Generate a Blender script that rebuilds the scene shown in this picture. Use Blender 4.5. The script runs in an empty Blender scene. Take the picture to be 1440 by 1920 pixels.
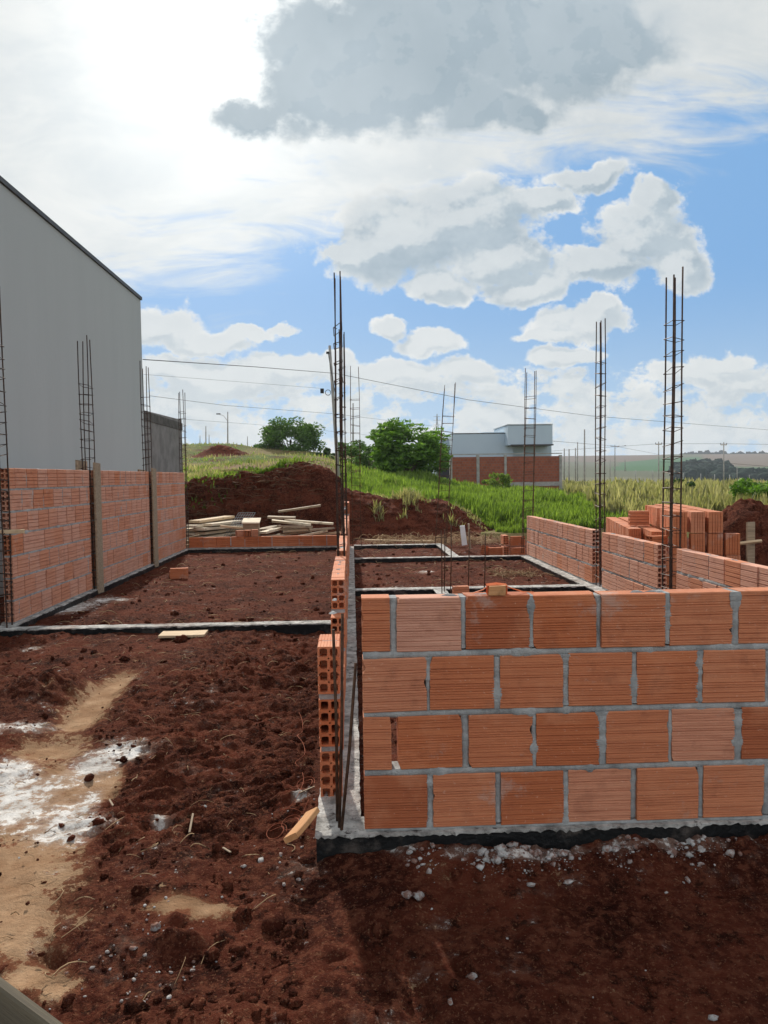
import bpy, bmesh, math, random
import numpy as np
from math import sin, cos, tan, pi, radians
from mathutils import Vector, Matrix
sc = bpy.context.scene
COL = sc.collection
random.seed(7); RNG = np.random.default_rng(7)

# ------------------------------------------------------------------ camera
EYE = 1.31
def cam_basis(a, p, r):
    f = np.array([sin(a)*cos(p), cos(a)*cos(p), -sin(p)])
    rt = np.array([cos(a), -sin(a), 0.]); up = np.cross(rt, f)
    R = rt*cos(r) - up*sin(r)
    return R, np.cross(R, f), f
CR, CU, CF = cam_basis(0.0421988, 0.0471400, 0.0125)
cam = bpy.data.cameras.new('camera'); camo = bpy.data.objects.new('camera', cam); COL.objects.link(camo)
cam.sensor_fit = 'VERTICAL'; cam.sensor_height = 24; cam.lens = 17.5
cam.clip_start = 0.05; cam.clip_end = 8000
M = Matrix(((CR[0], CU[0], -CF[0], 0), (CR[1], CU[1], -CF[1], 0), (CR[2], CU[2], -CF[2], EYE), (0, 0, 0, 1)))
camo.matrix_world = M; sc.camera = camo
def ray(px, py): return CF + CR*(px-720)/1400. + CU*(960-py)/1400.
def atz(px, py, z=0.):
    d = ray(px, py); t = (z-EYE)/d[2]; return np.array([d[0]*t, d[1]*t, z])
def at(px, py, Y):
    d = ray(px, py); t = Y/d[1]; return np.array([d[0]*t, Y, EYE+d[2]*t])
def proj(P):
    d = P - np.array([0, 0, EYE]); z = np.maximum(d@CF, 1e-3)
    return 720+1400*(d@CR)/z, 960-1400*(d@CU)/z

# ------------------------------------------------------------------ world
SUN_AZ, SUN_EL = radians(-9.5), radians(33)
sc.view_settings.view_transform = 'Standard'; sc.view_settings.look = 'None'
sc.view_settings.exposure = 0.0; sc.view_settings.gamma = 1.0
w = bpy.data.worlds.new('World'); sc.world = w; w.use_nodes = True
try:
    w.cycles.sampling_method = 'MANUAL'; w.cycles.sample_map_resolution = 512
except Exception: pass
class NT:
    def __init__(s, tree): s.t = tree; s.n = tree.nodes; s.l = tree.links
    def node(s, ty, **k):
        nd = s.n.new(ty)
        for a, b in k.items(): setattr(nd, a, b)
        return nd
    def put(s, sock, v):
        if isinstance(v, bpy.types.NodeSocket): s.l.new(v, sock)
        else: sock.default_value = v
    def math(s, op, a, b=0., c=None, clamp=False):
        nd = s.node('ShaderNodeMath', operation=op, use_clamp=clamp); s.put(nd.inputs[0], a); s.put(nd.inputs[1], b)
        if c is not None: s.put(nd.inputs[2], c)
        return nd.outputs[0]
    def vec(s, op, a, b=(0, 0, 0)):
        nd = s.node('ShaderNodeVectorMath', operation=op); s.put(nd.inputs[0], a)
        if op == 'SCALE': s.put(nd.inputs[3], b)
        elif op != 'LENGTH': s.put(nd.inputs[1], b)
        return nd.outputs[1] if op in ('LENGTH', 'DOT_PRODUCT', 'DISTANCE') else nd.outputs[0]
    def mix(s, f, a, b):
        nd = s.node('ShaderNodeMix', data_type='RGBA'); s.put(nd.inputs[0], f)
        for i, v in ((6, a), (7, b)):
            if isinstance(v, tuple) and len(v) == 3: v = (*v, 1)
            s.put(nd.inputs[i], v)
        return nd.outputs[2]
    def ss(s, v, a, b, lo=0., hi=1.):
        nd = s.node('ShaderNodeMapRange', interpolation_type='SMOOTHSTEP'); s.put(nd.inputs[0], v)
        nd.inputs[1].default_value = a; nd.inputs[2].default_value = b; nd.inputs[3].default_value = lo; nd.inputs[4].default_value = hi
        return nd.outputs[0]
    def noise(s, v, scale, det=4, rough=.5, dist=0., out=0):
        nd = s.node('ShaderNodeTexNoise'); s.put(nd.inputs['Vector'], v); nd.inputs['Scale'].default_value = scale
        nd.inputs['Detail'].default_value = det; nd.inputs['Roughness'].default_value = rough; nd.inputs['Distortion'].default_value = dist
        return nd.outputs[out]
def uv(px, py):
    d = ray(px, py); return d[0]/d[1], d[2]/d[1]
# cumulus lumps seen from the site, as view directions: centre and half size
CLOUDS = [(850,60,330,130),(760,150,250,85),(1050,60,200,100),(620,90,130,110),(640,205,130,62),(700,170,160,90),(1080,110,150,75),(960,200,90,36),(475,215,66,34),(1160,85,110,60),(900,190,120,40),(560,170,80,60),
 (760,440,140,80),(880,400,130,70),(700,460,100,75),(950,480,90,55),(1095,325,90,28),(1005,368,70,26),(1120,505,110,42),(1200,440,105,62),(1265,500,60,48),(1235,370,48,28),(830,530,80,32),(980,540,90,28),(640,480,40,36),
 (728,612,30,20),(797,640,62,26),(1095,608,88,34),(1035,632,60,16),(1130,585,38,20),(1060,672,60,20),(1345,685,62,26),(1300,700,40,14),(1395,724,66,18),(300,618,85,42),(390,650,75,26),(460,628,50,18),(525,618,30,12),
 (540,692,110,30),(430,722,130,32),(720,700,100,28),(860,700,90,26),(640,668,40,20),(340,700,90,25)]
g = bpy.data.node_groups.new('cloud_density', 'ShaderNodeTree')
g.interface.new_socket('P', in_out='INPUT', socket_type='NodeSocketVector'); g.interface.new_socket('D', in_out='OUTPUT', socket_type='NodeSocketFloat'); g.interface.new_socket('B', in_out='OUTPUT', socket_type='NodeSocketFloat')
G = NT(g); gi = G.node('NodeGroupInput'); go = G.node('NodeGroupOutput')
P0 = gi.outputs[0]
wn = G.noise(P0, 9., 5, .6, 0., 1); wn = G.vec('SCALE', G.vec('SUBTRACT', wn, (.5, .5, .5)), .08)
PW = G.vec('MULTIPLY', G.vec('ADD', P0, wn), (1, 1, 0))
acc = None
for (cx, cy, rx, ry) in CLOUDS:
    u, v = uv(cx, cy); q = G.vec('MULTIPLY', G.vec('SUBTRACT', PW, (u, v, 0)), (1400/rx/1.06, 1400/ry/1.06, 0))
    d = G.math('SUBTRACT', 1.0, G.vec('LENGTH', q))
    acc = d if acc is None else G.math('SMOOTH_MAX', acc, d, .16)
fb = G.noise(G.vec('MULTIPLY', P0, (1, 1.3, 0)), 21., 10, .60, 0.)
fb2 = G.noise(G.vec('MULTIPLY', P0, (1, 1.7, 0)), 11., 7, .6, 0.)
sep = G.node('ShaderNodeSeparateXYZ'); G.put(sep.inputs[0], P0)
band = G.math('MULTIPLY', G.ss(sep.outputs[1], -.005, .03), G.ss(sep.outputs[1], .13, .19, 1., 0.))
bandd = G.math('SUBTRACT', G.math('MULTIPLY', G.math('MULTIPLY', fb2, 2.7), band), 1.17)
accm = G.math('MAXIMUM', acc, bandd)
vo = G.node('ShaderNodeTexVoronoi', feature='SMOOTH_F1', voronoi_dimensions='2D', normalize=True); vo.inputs['Scale'].default_value = 15.; vo.inputs['Detail'].default_value = 4.; vo.inputs['Roughness'].default_value = .62; vo.inputs['Smoothness'].default_value = .35
G.put(vo.inputs['Vector'], G.vec('ADD', G.vec('MULTIPLY', P0, (1, 1.25, 0)), G.vec('SCALE', wn, .35)))
D = G.math('ADD', accm, G.math('ADD', G.math('MULTIPLY', G.math('SUBTRACT', fb, .5), 1.35), G.math('MULTIPLY', G.math('SUBTRACT', .30, vo.outputs['Distance']), .95)))
G.put(go.inputs[0], D); G.put(go.inputs[1], accm)

W = NT(w.node_tree); W.n.clear()
out = W.node('ShaderNodeOutputWorld'); bg = W.node('ShaderNodeBackground'); W.put(out.inputs[0], bg.outputs[0])
tc = W.node('ShaderNodeTexCoord'); dirn = tc.outputs['Generated']
sx = W.node('ShaderNodeSeparateXYZ'); W.put(sx.inputs[0], dirn)
yy = W.math('MAXIMUM', sx.outputs[1], .12)
cb = W.node('ShaderNodeCombineXYZ'); W.put(cb.inputs[0], W.math('DIVIDE', sx.outputs[0], yy)); W.put(cb.inputs[1], W.math('DIVIDE', sx.outputs[2], yy))
P = cb.outputs[0]
def dens(p):
    n_ = W.node('ShaderNodeGroup'); n_.node_tree = g; W.put(n_.inputs[0], p); return n_.outputs
D1, B1 = dens(P)
su, sv = tan(SUN_AZ), tan(SUN_EL)/cos(SUN_AZ)
tosun = W.vec('NORMALIZE', W.vec('SUBTRACT', (su, sv, 0), P))
D2 = dens(W.vec('ADD', P, W.vec('SCALE', tosun, .022)))[0]
sky = W.node('ShaderNodeTexSky', sky_type='NISHITA'); sky.sun_disc = False; sky.sun_elevation = SUN_EL; sky.sun_rotation = SUN_AZ
sky.air_density = 1.0; sky.dust_density = .6; sky.ozone_density = 2.0
base = W.vec('MINIMUM', W.vec('MULTIPLY', sky.outputs[0], (.098, .118, .118)), (.205, .42, .74))
v_ = W.math('DIVIDE', sx.outputs[2], yy)
# pale low sky
base = W.mix(W.ss(sx.outputs[2], .0, .26, .8, 0.), base, (.52, .68, .80))
# thin high veil towards the sun
u1, v1 = uv(270, 540); u2, v2 = uv(1440, 215)
ln = math.hypot(u2-u1, v2-v1); nx_, ny_ = -(v2-v1)/ln, (u2-u1)/ln
dl = W.math('SUBTRACT', W.vec('DOT_PRODUCT', P, (nx_, ny_, 0)), nx_*u1+ny_*v1)
st = W.noise(W.vec('MULTIPLY', P, (2.2, 9., 1)), 2.2, 7, .62, .6)
dl = W.math('ADD', dl, W.math('MULTIPLY', W.math('SUBTRACT', st, .5), .36))
veil = W.ss(dl, -.05, .075, .0, .95)
st2 = W.noise(W.vec('MULTIPLY', P, (1.5, 3.4, 1)), 3., 8, .62, .5)
vcol = W.mix(W.ss(st2, .3, .7), (.60, .645, .66), (.76, .775, .755))
base = W.mix(veil, base, vcol)
# cumulus
ed = W.math('SUBTRACT', D1, D2)
lit = W.ss(ed, -.22, .30)
hgh = W.ss(W.vec('DOT_PRODUCT', P, (.0, 1., 0)), .405, .445)
white = W.mix(W.ss(sx.outputs[2], .02, .2), (.80, .82, .80), (.88, .89, .87))
fn = W.noise(W.vec('MULTIPLY', P, (1, 1.3, 0)), 13., 9, .66, 0.)
fgrey = W.math('MULTIPLY', W.math('SUBTRACT', 1.0, W.math('MULTIPLY', lit, .5)), W.ss(W.math('ADD', W.math('ADD', W.math('MULTIPLY', B1, .75), W.math('MULTIPLY', D1, .25)), W.math('MULTIPLY', W.math('SUBTRACT', fn, .5), .35)), -.16, .36))
grey = W.mix(W.ss(fn, .30, .70), (.37, .46, .53), (.51, .59, .64)); grey = W.mix(hgh, grey, W.mix(W.ss(W.noise(P, 3.5, 9, .55), .22, .78), (.30, .39, .455), (.49, .575, .635)))
fgrey = W.math('MULTIPLY', fgrey, W.ss(v_, .15, .30, .62, 1.05)); hg = W.math('MULTIPLY', hgh, W.ss(W.math('ADD', B1, W.math('MULTIPLY', W.math('SUBTRACT', fn, .5), .35)), -.42, .10)); fgrey = W.math('MAXIMUM', fgrey, W.math('MULTIPLY', hg, .92))
ccol = W.mix(fgrey, white, grey)
cov = W.math('ADD', W.math('MULTIPLY', W.ss(D1, -.12, .20), W.math('SUBTRACT', 1., hgh)), W.math('MULTIPLY', W.ss(D1, -.25, .40), hgh))
base = W.mix(W.math('MULTIPLY', cov, .97), base, ccol)
# glow round the sun
ds = W.vec('LENGTH', W.vec('MULTIPLY', W.vec('SUBTRACT', P, (*uv(385, 30), 0)), (1., .8, 0)))
gl = W.math('ADD', W.math('MULTIPLY', W.math('EXPONENT', W.math('MULTIPLY', ds, -8.)), .95), W.math('MULTIPLY', W.math('EXPONENT', W.math('MULTIPLY', ds, -3.)), .09))
gl = W.math('MULTIPLY', gl, W.math('SUBTRACT', 1., W.math('MULTIPLY', cov, .85)))
base = W.vec('ADD', base, W.vec('SCALE', (1., .985, .93), gl))
# the sky behind the viewer: bright cloud added to light the shaded front wall
bn = W.noise(dirn, 2.2, 5, .6)
back = W.mix(W.ss(bn, .38, .6), W.vec('MULTIPLY', sky.outputs[0], (.14, .14, .14)), (1.12, 1.10, 1.06))
fin = W.mix(W.ss(sx.outputs[1], .10, .30, 1., 0.), base, back)
W.put(bg.inputs[0], fin); bg.inputs[1].default_value = 1.0

# ------------------------------------------------------------------ sun
sl = bpy.data.lights.new('sun', 'SUN'); sl.energy = 4.6; sl.angle = radians(1.2); sl.color = (1., .93, .83)
so = bpy.data.objects.new('sun', sl); COL.objects.link(so)
sdir = Vector((sin(SUN_AZ)*cos(SUN_EL), cos(SUN_AZ)*cos(SUN_EL), sin(SUN_EL)))
so.rotation_euler = (-sdir).to_track_quat('-Z', 'Y').to_euler(); so.location = (0, 0, 20)
so.rotation_euler = sdir.to_track_quat('Z', 'Y').to_euler()

# ------------------------------------------------------------------ noise
def _h(ix, iy, seed):
    n = (ix.astype(np.int64)*374761393 + iy.astype(np.int64)*668265263 + seed*1442695041) & 0xffffffff
    n = ((n ^ (n >> 13))*1274126177) & 0xffffffff
    return ((n ^ (n >> 16)) & 0xffff)/65535.
def vn(x, y, seed=0):
    ix = np.floor(x); iy = np.floor(y); fx = x-ix; fy = y-iy
    a = _h(ix, iy, seed)*2*pi; b = _h(ix+1, iy, seed)*2*pi; c = _h(ix, iy+1, seed)*2*pi; d = _h(ix+1, iy+1, seed)*2*pi
    ga = np.cos(a)*fx+np.sin(a)*fy; gb = np.cos(b)*(fx-1)+np.sin(b)*fy
    gc = np.cos(c)*fx+np.sin(c)*(fy-1); gd = np.cos(d)*(fx-1)+np.sin(d)*(fy-1)
    ux = fx**3*(fx*(fx*6-15)+10); uy = fy**3*(fy*(fy*6-15)+10)
    return ((ga*(1-ux)+gb*ux)*(1-uy)+(gc*(1-ux)+gd*ux)*uy)*1.4
def fbm(x, y, freq, octv=4, seed=0, gain=.5, ridge=False):
    s = 0; a = 1.; t = 0
    for o in range(octv):
        n = vn(x*freq+o*17.3, y*freq-o*9.1, seed+o)
        if ridge: n = .5-np.abs(n)*1.2
        s = s+a*n; t += a; a *= gain; freq *= 2.03
    return s/t
def sst(v, a, b): t = np.clip((v-a)/(b-a), 0, 1); return t*t*(3-2*t)

# ------------------------------------------------------------------ materials
def new_mat(name, rough=.85):
    m = bpy.data.materials.new(name); m.use_nodes = True; N = NT(m.node_tree)
    b = N.n['Principled BSDF']; b.inputs['Roughness'].default_value = rough
    b.inputs['Specular IOR Level'].default_value = .25 if rough < .93 else .04
    return m, N, b
def bump(N, b, h, dist=.01, st=1.):
    bn = N.node('ShaderNodeBump'); N.put(bn.inputs['Height'], h); bn.inputs['Distance'].default_value = dist; bn.inputs['Strength'].default_value = st
    N.put(b.inputs['Normal'], bn.outputs[0])
def simple(name, c1, c2, scale=8, rough=.85, metal=0., bd=.002, stretch=(1, 1, 1), bscale=None):
    m, N, b = new_mat(name, rough); pc = N.node('ShaderNodeNewGeometry').outputs['Position']
    v = N.vec('MULTIPLY', pc, stretch)
    f = N.ss(N.noise(v, scale, 6, .6), .3, .7)
    N.put(b.inputs['Base Color'], N.mix(f, c1, c2)); b.inputs['Metallic'].default_value = metal
    if bd: bump(N, b, N.noise(v, bscale or scale*6, 5, .65), bd)
    return m
def attr(N, name, out='Fac'):
    a = N.node('ShaderNodeAttribute'); a.attribute_name = name; return a.outputs[out]

def m_brick():
    m, N, b = new_mat('terracotta', .8); pos = N.node('ShaderNodeNewGeometry').outputs['Position']
    t = attr(N, 'tone')
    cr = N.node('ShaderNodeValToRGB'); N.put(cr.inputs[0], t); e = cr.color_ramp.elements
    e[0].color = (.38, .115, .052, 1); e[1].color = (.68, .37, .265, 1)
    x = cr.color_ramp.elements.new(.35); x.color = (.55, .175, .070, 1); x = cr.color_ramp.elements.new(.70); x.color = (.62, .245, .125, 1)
    st = N.noise(N.vec('MULTIPLY', pos, (2.5, 2.5, 55)), 1.6, 6, .65)
    c = N.mix(N.ss(st, .35, .72, 0., .40), cr.outputs[0], (.30, .085, .042))
    bl = N.noise(pos, 6., 5, .6); c = N.mix(N.ss(bl, .50, .72, 0., .4), c, (.64, .29, .16))
    dk = N.noise(pos, 11., 4, .6); c = N.mix(N.ss(dk, .55, .72, 0., .3), c, (.25, .08, .045))
    ch = N.noise(pos, 60., 4, .7); c = N.mix(N.ss(ch, .62, .68, 0., .5), c, (.70, .42, .30))
    du = N.noise(N.vec('ADD', pos, (7, 3, 1)), 4., 7, .7); c = N.mix(N.ss(du, .58, .68, 0., .45), c, (.50, .42, .37))
    N.put(b.inputs['Base Color'], c)
    bump(N, b, N.math('ADD', N.noise(N.vec('MULTIPLY', pos, (12, 12, 300)), 1., 4, .6), N.noise(pos, 140., 3, .6)), .0016, .8)
    return m
def m_mortar(name='mortar', c1=(.27, .28, .282), c2=(.47, .485, .485), dirt=0.):
    m, N, b = new_mat(name, .95); pos = N.node('ShaderNodeNewGeometry').outputs['Position']
    c = N.mix(N.ss(N.noise(pos, 13., 7, .65), .3, .7), c1, c2)
    c = N.mix(N.ss(N.noise(pos, 3.5, 6, .6), .55, .7, 0., .7), c, (.50, .50, .48))
    if dirt: c = N.mix(N.ss(N.noise(pos, 28., 5, .7), .42, .6, 0., dirt), c, (.20, .085, .055))
    N.put(b.inputs['Base Color'], c); bump(N, b, N.noise(pos, 120., 5, .7), .006); return m
def m_beamtop():
    m, N, b = new_mat('grade_beam_concrete', .9); pos = N.node('ShaderNodeNewGeometry').outputs['Position']
    c = N.mix(N.ss(N.noise(pos, 9., 8, .7), .35, .65), (.20, .195, .185), (.62, .61, .58))
    c = N.mix(N.ss(N.noise(N.vec('ADD', pos, (4, 8, 0)), 16., 6, .7), .56, .66), c, (.05, .04, .036))
    c = N.mix(N.ss(N.noise(pos, 2.6, 6, .6), .52, .7, 0., .5), c, (.22, .12, .085))
    N.put(b.inputs['Base Color'], c); bump(N, b, N.noise(pos, 45., 6, .7), .014); return m
def m_bitumen():
    m, N, b = new_mat('bitumen', .42); pos = N.node('ShaderNodeNewGeometry').outputs['Position']
    c = N.mix(N.ss(N.noise(pos, 7., 8, .7), .50, .72), (.009, .010, .011), (.10, .085, .075))
    N.put(b.inputs['Base Color'], c); bump(N, b, N.noise(pos, 40., 5, .6), .008); return m
def m_soil(name='red_soil', zones=False, veg=False):
    m, N, b = new_mat(name, .95); pos = N.node('ShaderNodeNewGeometry').outputs['Position']
    c = N.mix(N.ss(N.noise(pos, 2.2, 8, .62), .33, .68), (.050, .0135, .0090), (.158, .042, .0235))
    c = N.mix(N.ss(N.noise(pos, 26., 6, .7), .45, .62, 0., .8), c, (.195, .066, .038))
    c = N.mix(N.ss(N.noise(N.vec('ADD', pos, (3, 1, 9)), 12., 7, .75), .52, .64, 0., .85), c, (.020, .0075, .0055))
    c = N.mix(N.ss(N.noise(pos, 95., 4, .7), .58, .64, 0., .7), c, (.30, .14, .08))
    c = N.mix(N.ss(N.noise(pos, 170., 3, .7), .66, .70, 0., .7), c, (.33, .22, .16))
    if zones:
        cs = N.mix(N.ss(N.noise(pos, 5., 7, .65), .3, .7), (.28, .165, .092), (.48, .32, .195))
        f0 = N.math('ADD', attr(N, 'sand'), N.math('MULTIPLY', N.math('SUBTRACT', N.noise(pos, 4.5, 8, .7), .5), 1.6))
        c = N.mix(N.ss(f0, .12, .55, 0., .6), c, (.24, .105, .055))
        f = N.math('ADD', f0, N.math('MULTIPLY', N.math('SUBTRACT', N.noise(pos, 18., 8, .8), .5), 2.4))
        c = N.mix(N.ss(f, .46, .62, 0., .92), c, cs)
        cc = N.mix(N.ss(N.noise(pos, 10., 6, .6), .3, .7), (.42, .39, .36), (.80, .78, .75))
        f0 = N.math('ADD', attr(N, 'cement'), N.math('MULTIPLY', N.math('SUBTRACT', N.noise(pos, 5., 8, .7), .5), 2.2))
        c = N.mix(N.ss(f0, .12, .7, 0., .5), c, (.42, .33, .27))
        f = N.math('ADD', f0, N.math('MULTIPLY', N.math('SUBTRACT', N.noise(pos, 20., 9, .8), .5), 3.))
        c = N.mix(N.ss(f, .56, .98), c, cc)
    N.put(b.inputs['Base Color'], c)
    h = N.math('ADD', N.noise(pos, 30., 7, .7), N.math('MULTIPLY', N.noise(pos, 110., 4, .7), .5))
    if zones: h = N.math('MULTIPLY', h, N.math('SUBTRACT', 1., N.math('MINIMUM', N.math('MULTIPLY', N.math('ADD', attr(N, 'sand'), attr(N, 'cement')), .75), .75)))
    bump(N, b, h, .045, 1.); return m
def m_wood(name, c1, c2, dark=(.09, .055, .03)):
    m, N, b = new_mat(name, .8); tcx = N.node('ShaderNodeTexCoord').outputs['Object']
    v = N.vec('MULTIPLY', tcx, (2., 26, 26))
    c = N.mix(N.ss(N.noise(v, 1.5, 6, .65, .5), .3, .7), c1, c2)
    c = N.mix(N.ss(N.noise(tcx, 6., 5, .65), .56, .75, 0., .7), c, dark)
    N.put(b.inputs['Base Color'], c); bump(N, b, N.noise(v, 4., 5, .6), .003); return m
def m_leaf(name, c1, c2, tr=.35):
    m, N, b = new_mat(name, .55); t = attr(N, 'tone')
    pos = N.node('ShaderNodeNewGeometry').outputs['Position']
    c = N.mix(t, c1, c2); c = N.mix(N.ss(N.noise(pos, 1.3, 3, .5), .35, .7, 0., .4), c, (c1[0]*.5, c1[1]*.5, c1[2]*.5))
    N.put(b.inputs['Base Color'], c)
    tb = N.node('ShaderNodeBsdfTranslucent'); N.put(tb.inputs[0], N.vec('MULTIPLY', c, (1.5, 1.6, .8)))
    mx = N.node('ShaderNodeMixShader'); mx.inputs[0].default_value = tr
    N.put(mx.inputs[1], b.outputs[0]); N.put(mx.inputs[2], tb.outputs[0])
    N.put(N.n['Material Output'].inputs[0], mx.outputs[0]); return m
def m_vcol(name, scale=1., bd=.02, rough=.95):
    m, N, b = new_mat(name, rough); pos = N.node('ShaderNodeNewGeometry').outputs['Position']
    c = attr(N, 'col', 'Color'); f = N.noise(pos, scale, 8, .65)
    c = N.mix(N.ss(f, .35, .7, 0., .45), c, N.vec('MULTIPLY', c, (.45, .42, .45)))
    c = N.mix(N.ss(N.noise(pos, scale*4, 5, .6), .5, .8, 0., .4), c, N.vec('MULTIPLY', c, (1.6, 1.45, 1.3)))
    N.put(b.inputs['Base Color'], c)
    if bd: bump(N, b, N.noise(pos, scale*5, 5, .6), bd)
    return m
BRICK = m_brick(); MORTAR = m_mortar(); BTOP = m_beamtop(); BIT = m_bitumen()
SOIL = m_soil(); GSOIL = m_soil('site_soil', True)
CHUNK = m_mortar('broken_mortar', (.33, .33, .325), (.60, .60, .59), .85)
REBAR = simple('rusty_rebar', (.035, .028, .026), (.10, .055, .038), 30, .6, .5, .002)
REBARB = simple('brown_rebar', (.055, .032, .022), (.14, .075, .045), 30, .7, .35, .002)
WOOD = m_wood('raw_pine', (.50, .36, .22), (.68, .52, .34)); WOODG = m_wood('weathered_formwork', (.24, .18, .125), (.42, .33, .23), (.08, .06, .045))
WOODP = m_wood('pale_pine', (.62, .52, .38), (.78, .68, .52)); WOODO = m_wood('orange_wood', (.50, .24, .10), (.62, .34, .16))
RENDER = simple('grey_render', (.452, .482, .487), (.475, .505, .51), 2.2, .9, 0, .006, (1, 1, .12), 50)
RENDW = simple('blue_grey_paint', (.42, .52, .61), (.46, .565, .65), .3, .8, 0, 0)
CAP = simple('dark_flashing', (.055, .055, .06), (.09, .09, .09), 5, .5)
ROUGHC = simple('unpainted_render', (.20, .19, .185), (.30, .285, .275), 3.5, .95, 0, .01, (1, 1, 1), 30)
CONC = simple('concrete', (.27, .26, .245), (.40, .39, .37), 3, .9, 0, .004)
STRAW = simple('dry_straw', (.28, .17, .09), (.50, .36, .21), 6, .9, 0, 0)
TWINE = simple('orange_twine', (.75, .19, .07), (.85, .30, .14), 20, .6, 0, 0)
PVC = simple('white_plastic', (.72, .74, .75), (.82, .83, .84), 8, .4, 0, 0)
DARK = simple('black_plastic', (.015, .015, .016), (.03, .03, .03), 8, .5, 0, 0)
WIRE = simple('grey_cable', (.06, .06, .065), (.09, .09, .09), 2, .6, 0, 0)
BARK = simple('bark', (.07, .05, .035), (.14, .11, .08), 8, .9)
LEAF = m_leaf('leaf', (.055, .13, .02), (.19, .34, .05)); LEAFD = m_leaf('dark_leaf', (.022, .050, .014), (.06, .115, .028), .25)
LEAFM = m_leaf('mid_leaf', (.042, .098, .02), (.125, .225, .05), .35); GRASS = m_leaf('green_grass', (.070, .125, .022), (.235, .325, .065), .45); GRASSD = m_leaf('dry_grass', (.15, .155, .06), (.46, .41, .25), .4)
WOODS = simple('far_woods', (.010, .022, .018), (.022, .042, .028), .2, .95, 0, 0)

# ------------------------------------------------------------------ mesh helpers
def raw_obj(name, V, F, mat, parent=None, attrs=None, smooth=False):
    me = bpy.data.meshes.new(name)
    if isinstance(F, np.ndarray):
        nf, k = F.shape; me.vertices.add(len(V)); me.vertices.foreach_set('co', np.asarray(V, np.float32).ravel())
        me.loops.add(nf*k); me.loops.foreach_set('vertex_index', F.astype(np.int32).ravel())
        me.polygons.add(nf); me.polygons.foreach_set('loop_start', np.arange(0, nf*k, k, dtype=np.int32))
        try: me.polygons.foreach_set('loop_total', np.full(nf, k, dtype=np.int32))
        except Exception: pass
        me.update(calc_edges=True); me.validate()
    else:
        me.from_pydata([tuple(map(float, v)) for v in V], [], [tuple(map(int, f)) for f in F]); me.update()
    for an, av in (attrs or {}).items():
        av = np.asarray(av, np.float32)
        if av.ndim == 2:
            a = me.attributes.new(an, 'FLOAT_COLOR', 'POINT'); a.data.foreach_set('color', np.c_[av, np.ones(len(av), np.float32)].astype(np.float32).ravel())
        else:
            a = me.attributes.new(an, 'FLOAT', 'POINT'); a.data.foreach_set('value', av)
    if smooth: me.polygons.foreach_set('use_smooth', [True]*len(me.polygons))
    me.materials.append(mat)
    o = bpy.data.objects.new(name, me); COL.objects.link(o)
    if parent is not None: o.parent = parent
    return o
class MB:
    """collects pieces that become ONE mesh"""
    def __init__(s): s.V = []; s.F = []; s.T = []; s.n = 0
    def add(s, V, F, tone=.5):
        V = np.asarray(V, float); s.V.append(V); s.F += [tuple(i+s.n for i in f) for f in F]
        s.T.append(np.full(len(V), tone)); s.n += len(V)
    def box(s, a, b, tone=.5, jit=0.):
        x0, y0, z0 = a; x1, y1, z1 = b
        V = np.array([(x0,y0,z0),(x1,y0,z0),(x1,y1,z0),(x0,y1,z0),(x0,y0,z1),(x1,y0,z1),(x1,y1,z1),(x0,y1,z1)], float)
        if jit: V += RNG.normal(0, jit, V.shape)
        s.add(V, [(0,3,2,1),(4,5,6,7),(0,1,5,4),(1,2,6,5),(2,3,7,6),(3,0,4,7)], tone)
    def tube(s, pts, r, n=6, cap=True):
        pts = np.asarray(pts, float); m = len(pts); r = np.broadcast_to(np.asarray(r, float), (m,))
        V = []
        for i in range(m):
            t = pts[min(i+1, m-1)]-pts[max(i-1, 0)]; t /= (np.linalg.norm(t)+1e-12)
            a = np.array([0, 0, 1.]) if abs(t[2]) < .9 else np.array([1., 0, 0])
            u = np.cross(t, a); u /= np.linalg.norm(u); v = np.cross(t, u)
            for k in range(n): V.append(pts[i]+r[i]*(cos(2*pi*k/n)*u+sin(2*pi*k/n)*v))
        F = [(i*n+k, i*n+(k+1) % n, (i+1)*n+(k+1) % n, (i+1)*n+k) for i in range(m-1) for k in range(n)]
        if cap: F += [tuple(range(n-1, -1, -1)), tuple((m-1)*n+k for k in range(n))]
        s.add(V, F)
    def build(s, name, mat, parent=None, loc=(0, 0, 0), smooth=False, tone=True):
        V = np.concatenate(s.V)-np.array(loc); o = raw_obj(name, V, s.F, mat, parent, {'tone': np.concatenate(s.T)} if tone else None, smooth)
        if parent is None: o.location = loc
        return o
def tag(o, label=None, cat=None, group=None, kind=None):
    for k, v in (('label', label), ('category', cat), ('group', group), ('kind', kind)):
        if v: o[k] = v
    return o
def thing(name, label, cat, loc=(0, 0, 0), rz=0., group=None):
    o = bpy.data.objects.new(name, None); COL.objects.link(o); o.location = loc; o.rotation_euler = (0, 0, rz); o.empty_display_size = .1
    return tag(o, label, cat, group)
def copy_tree(o, parent=None):
    c = o.copy(); COL.objects.link(c)
    if parent is not None: c.parent = parent
    for ch in list(o.children): copy_tree(ch, c)
    return c

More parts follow.
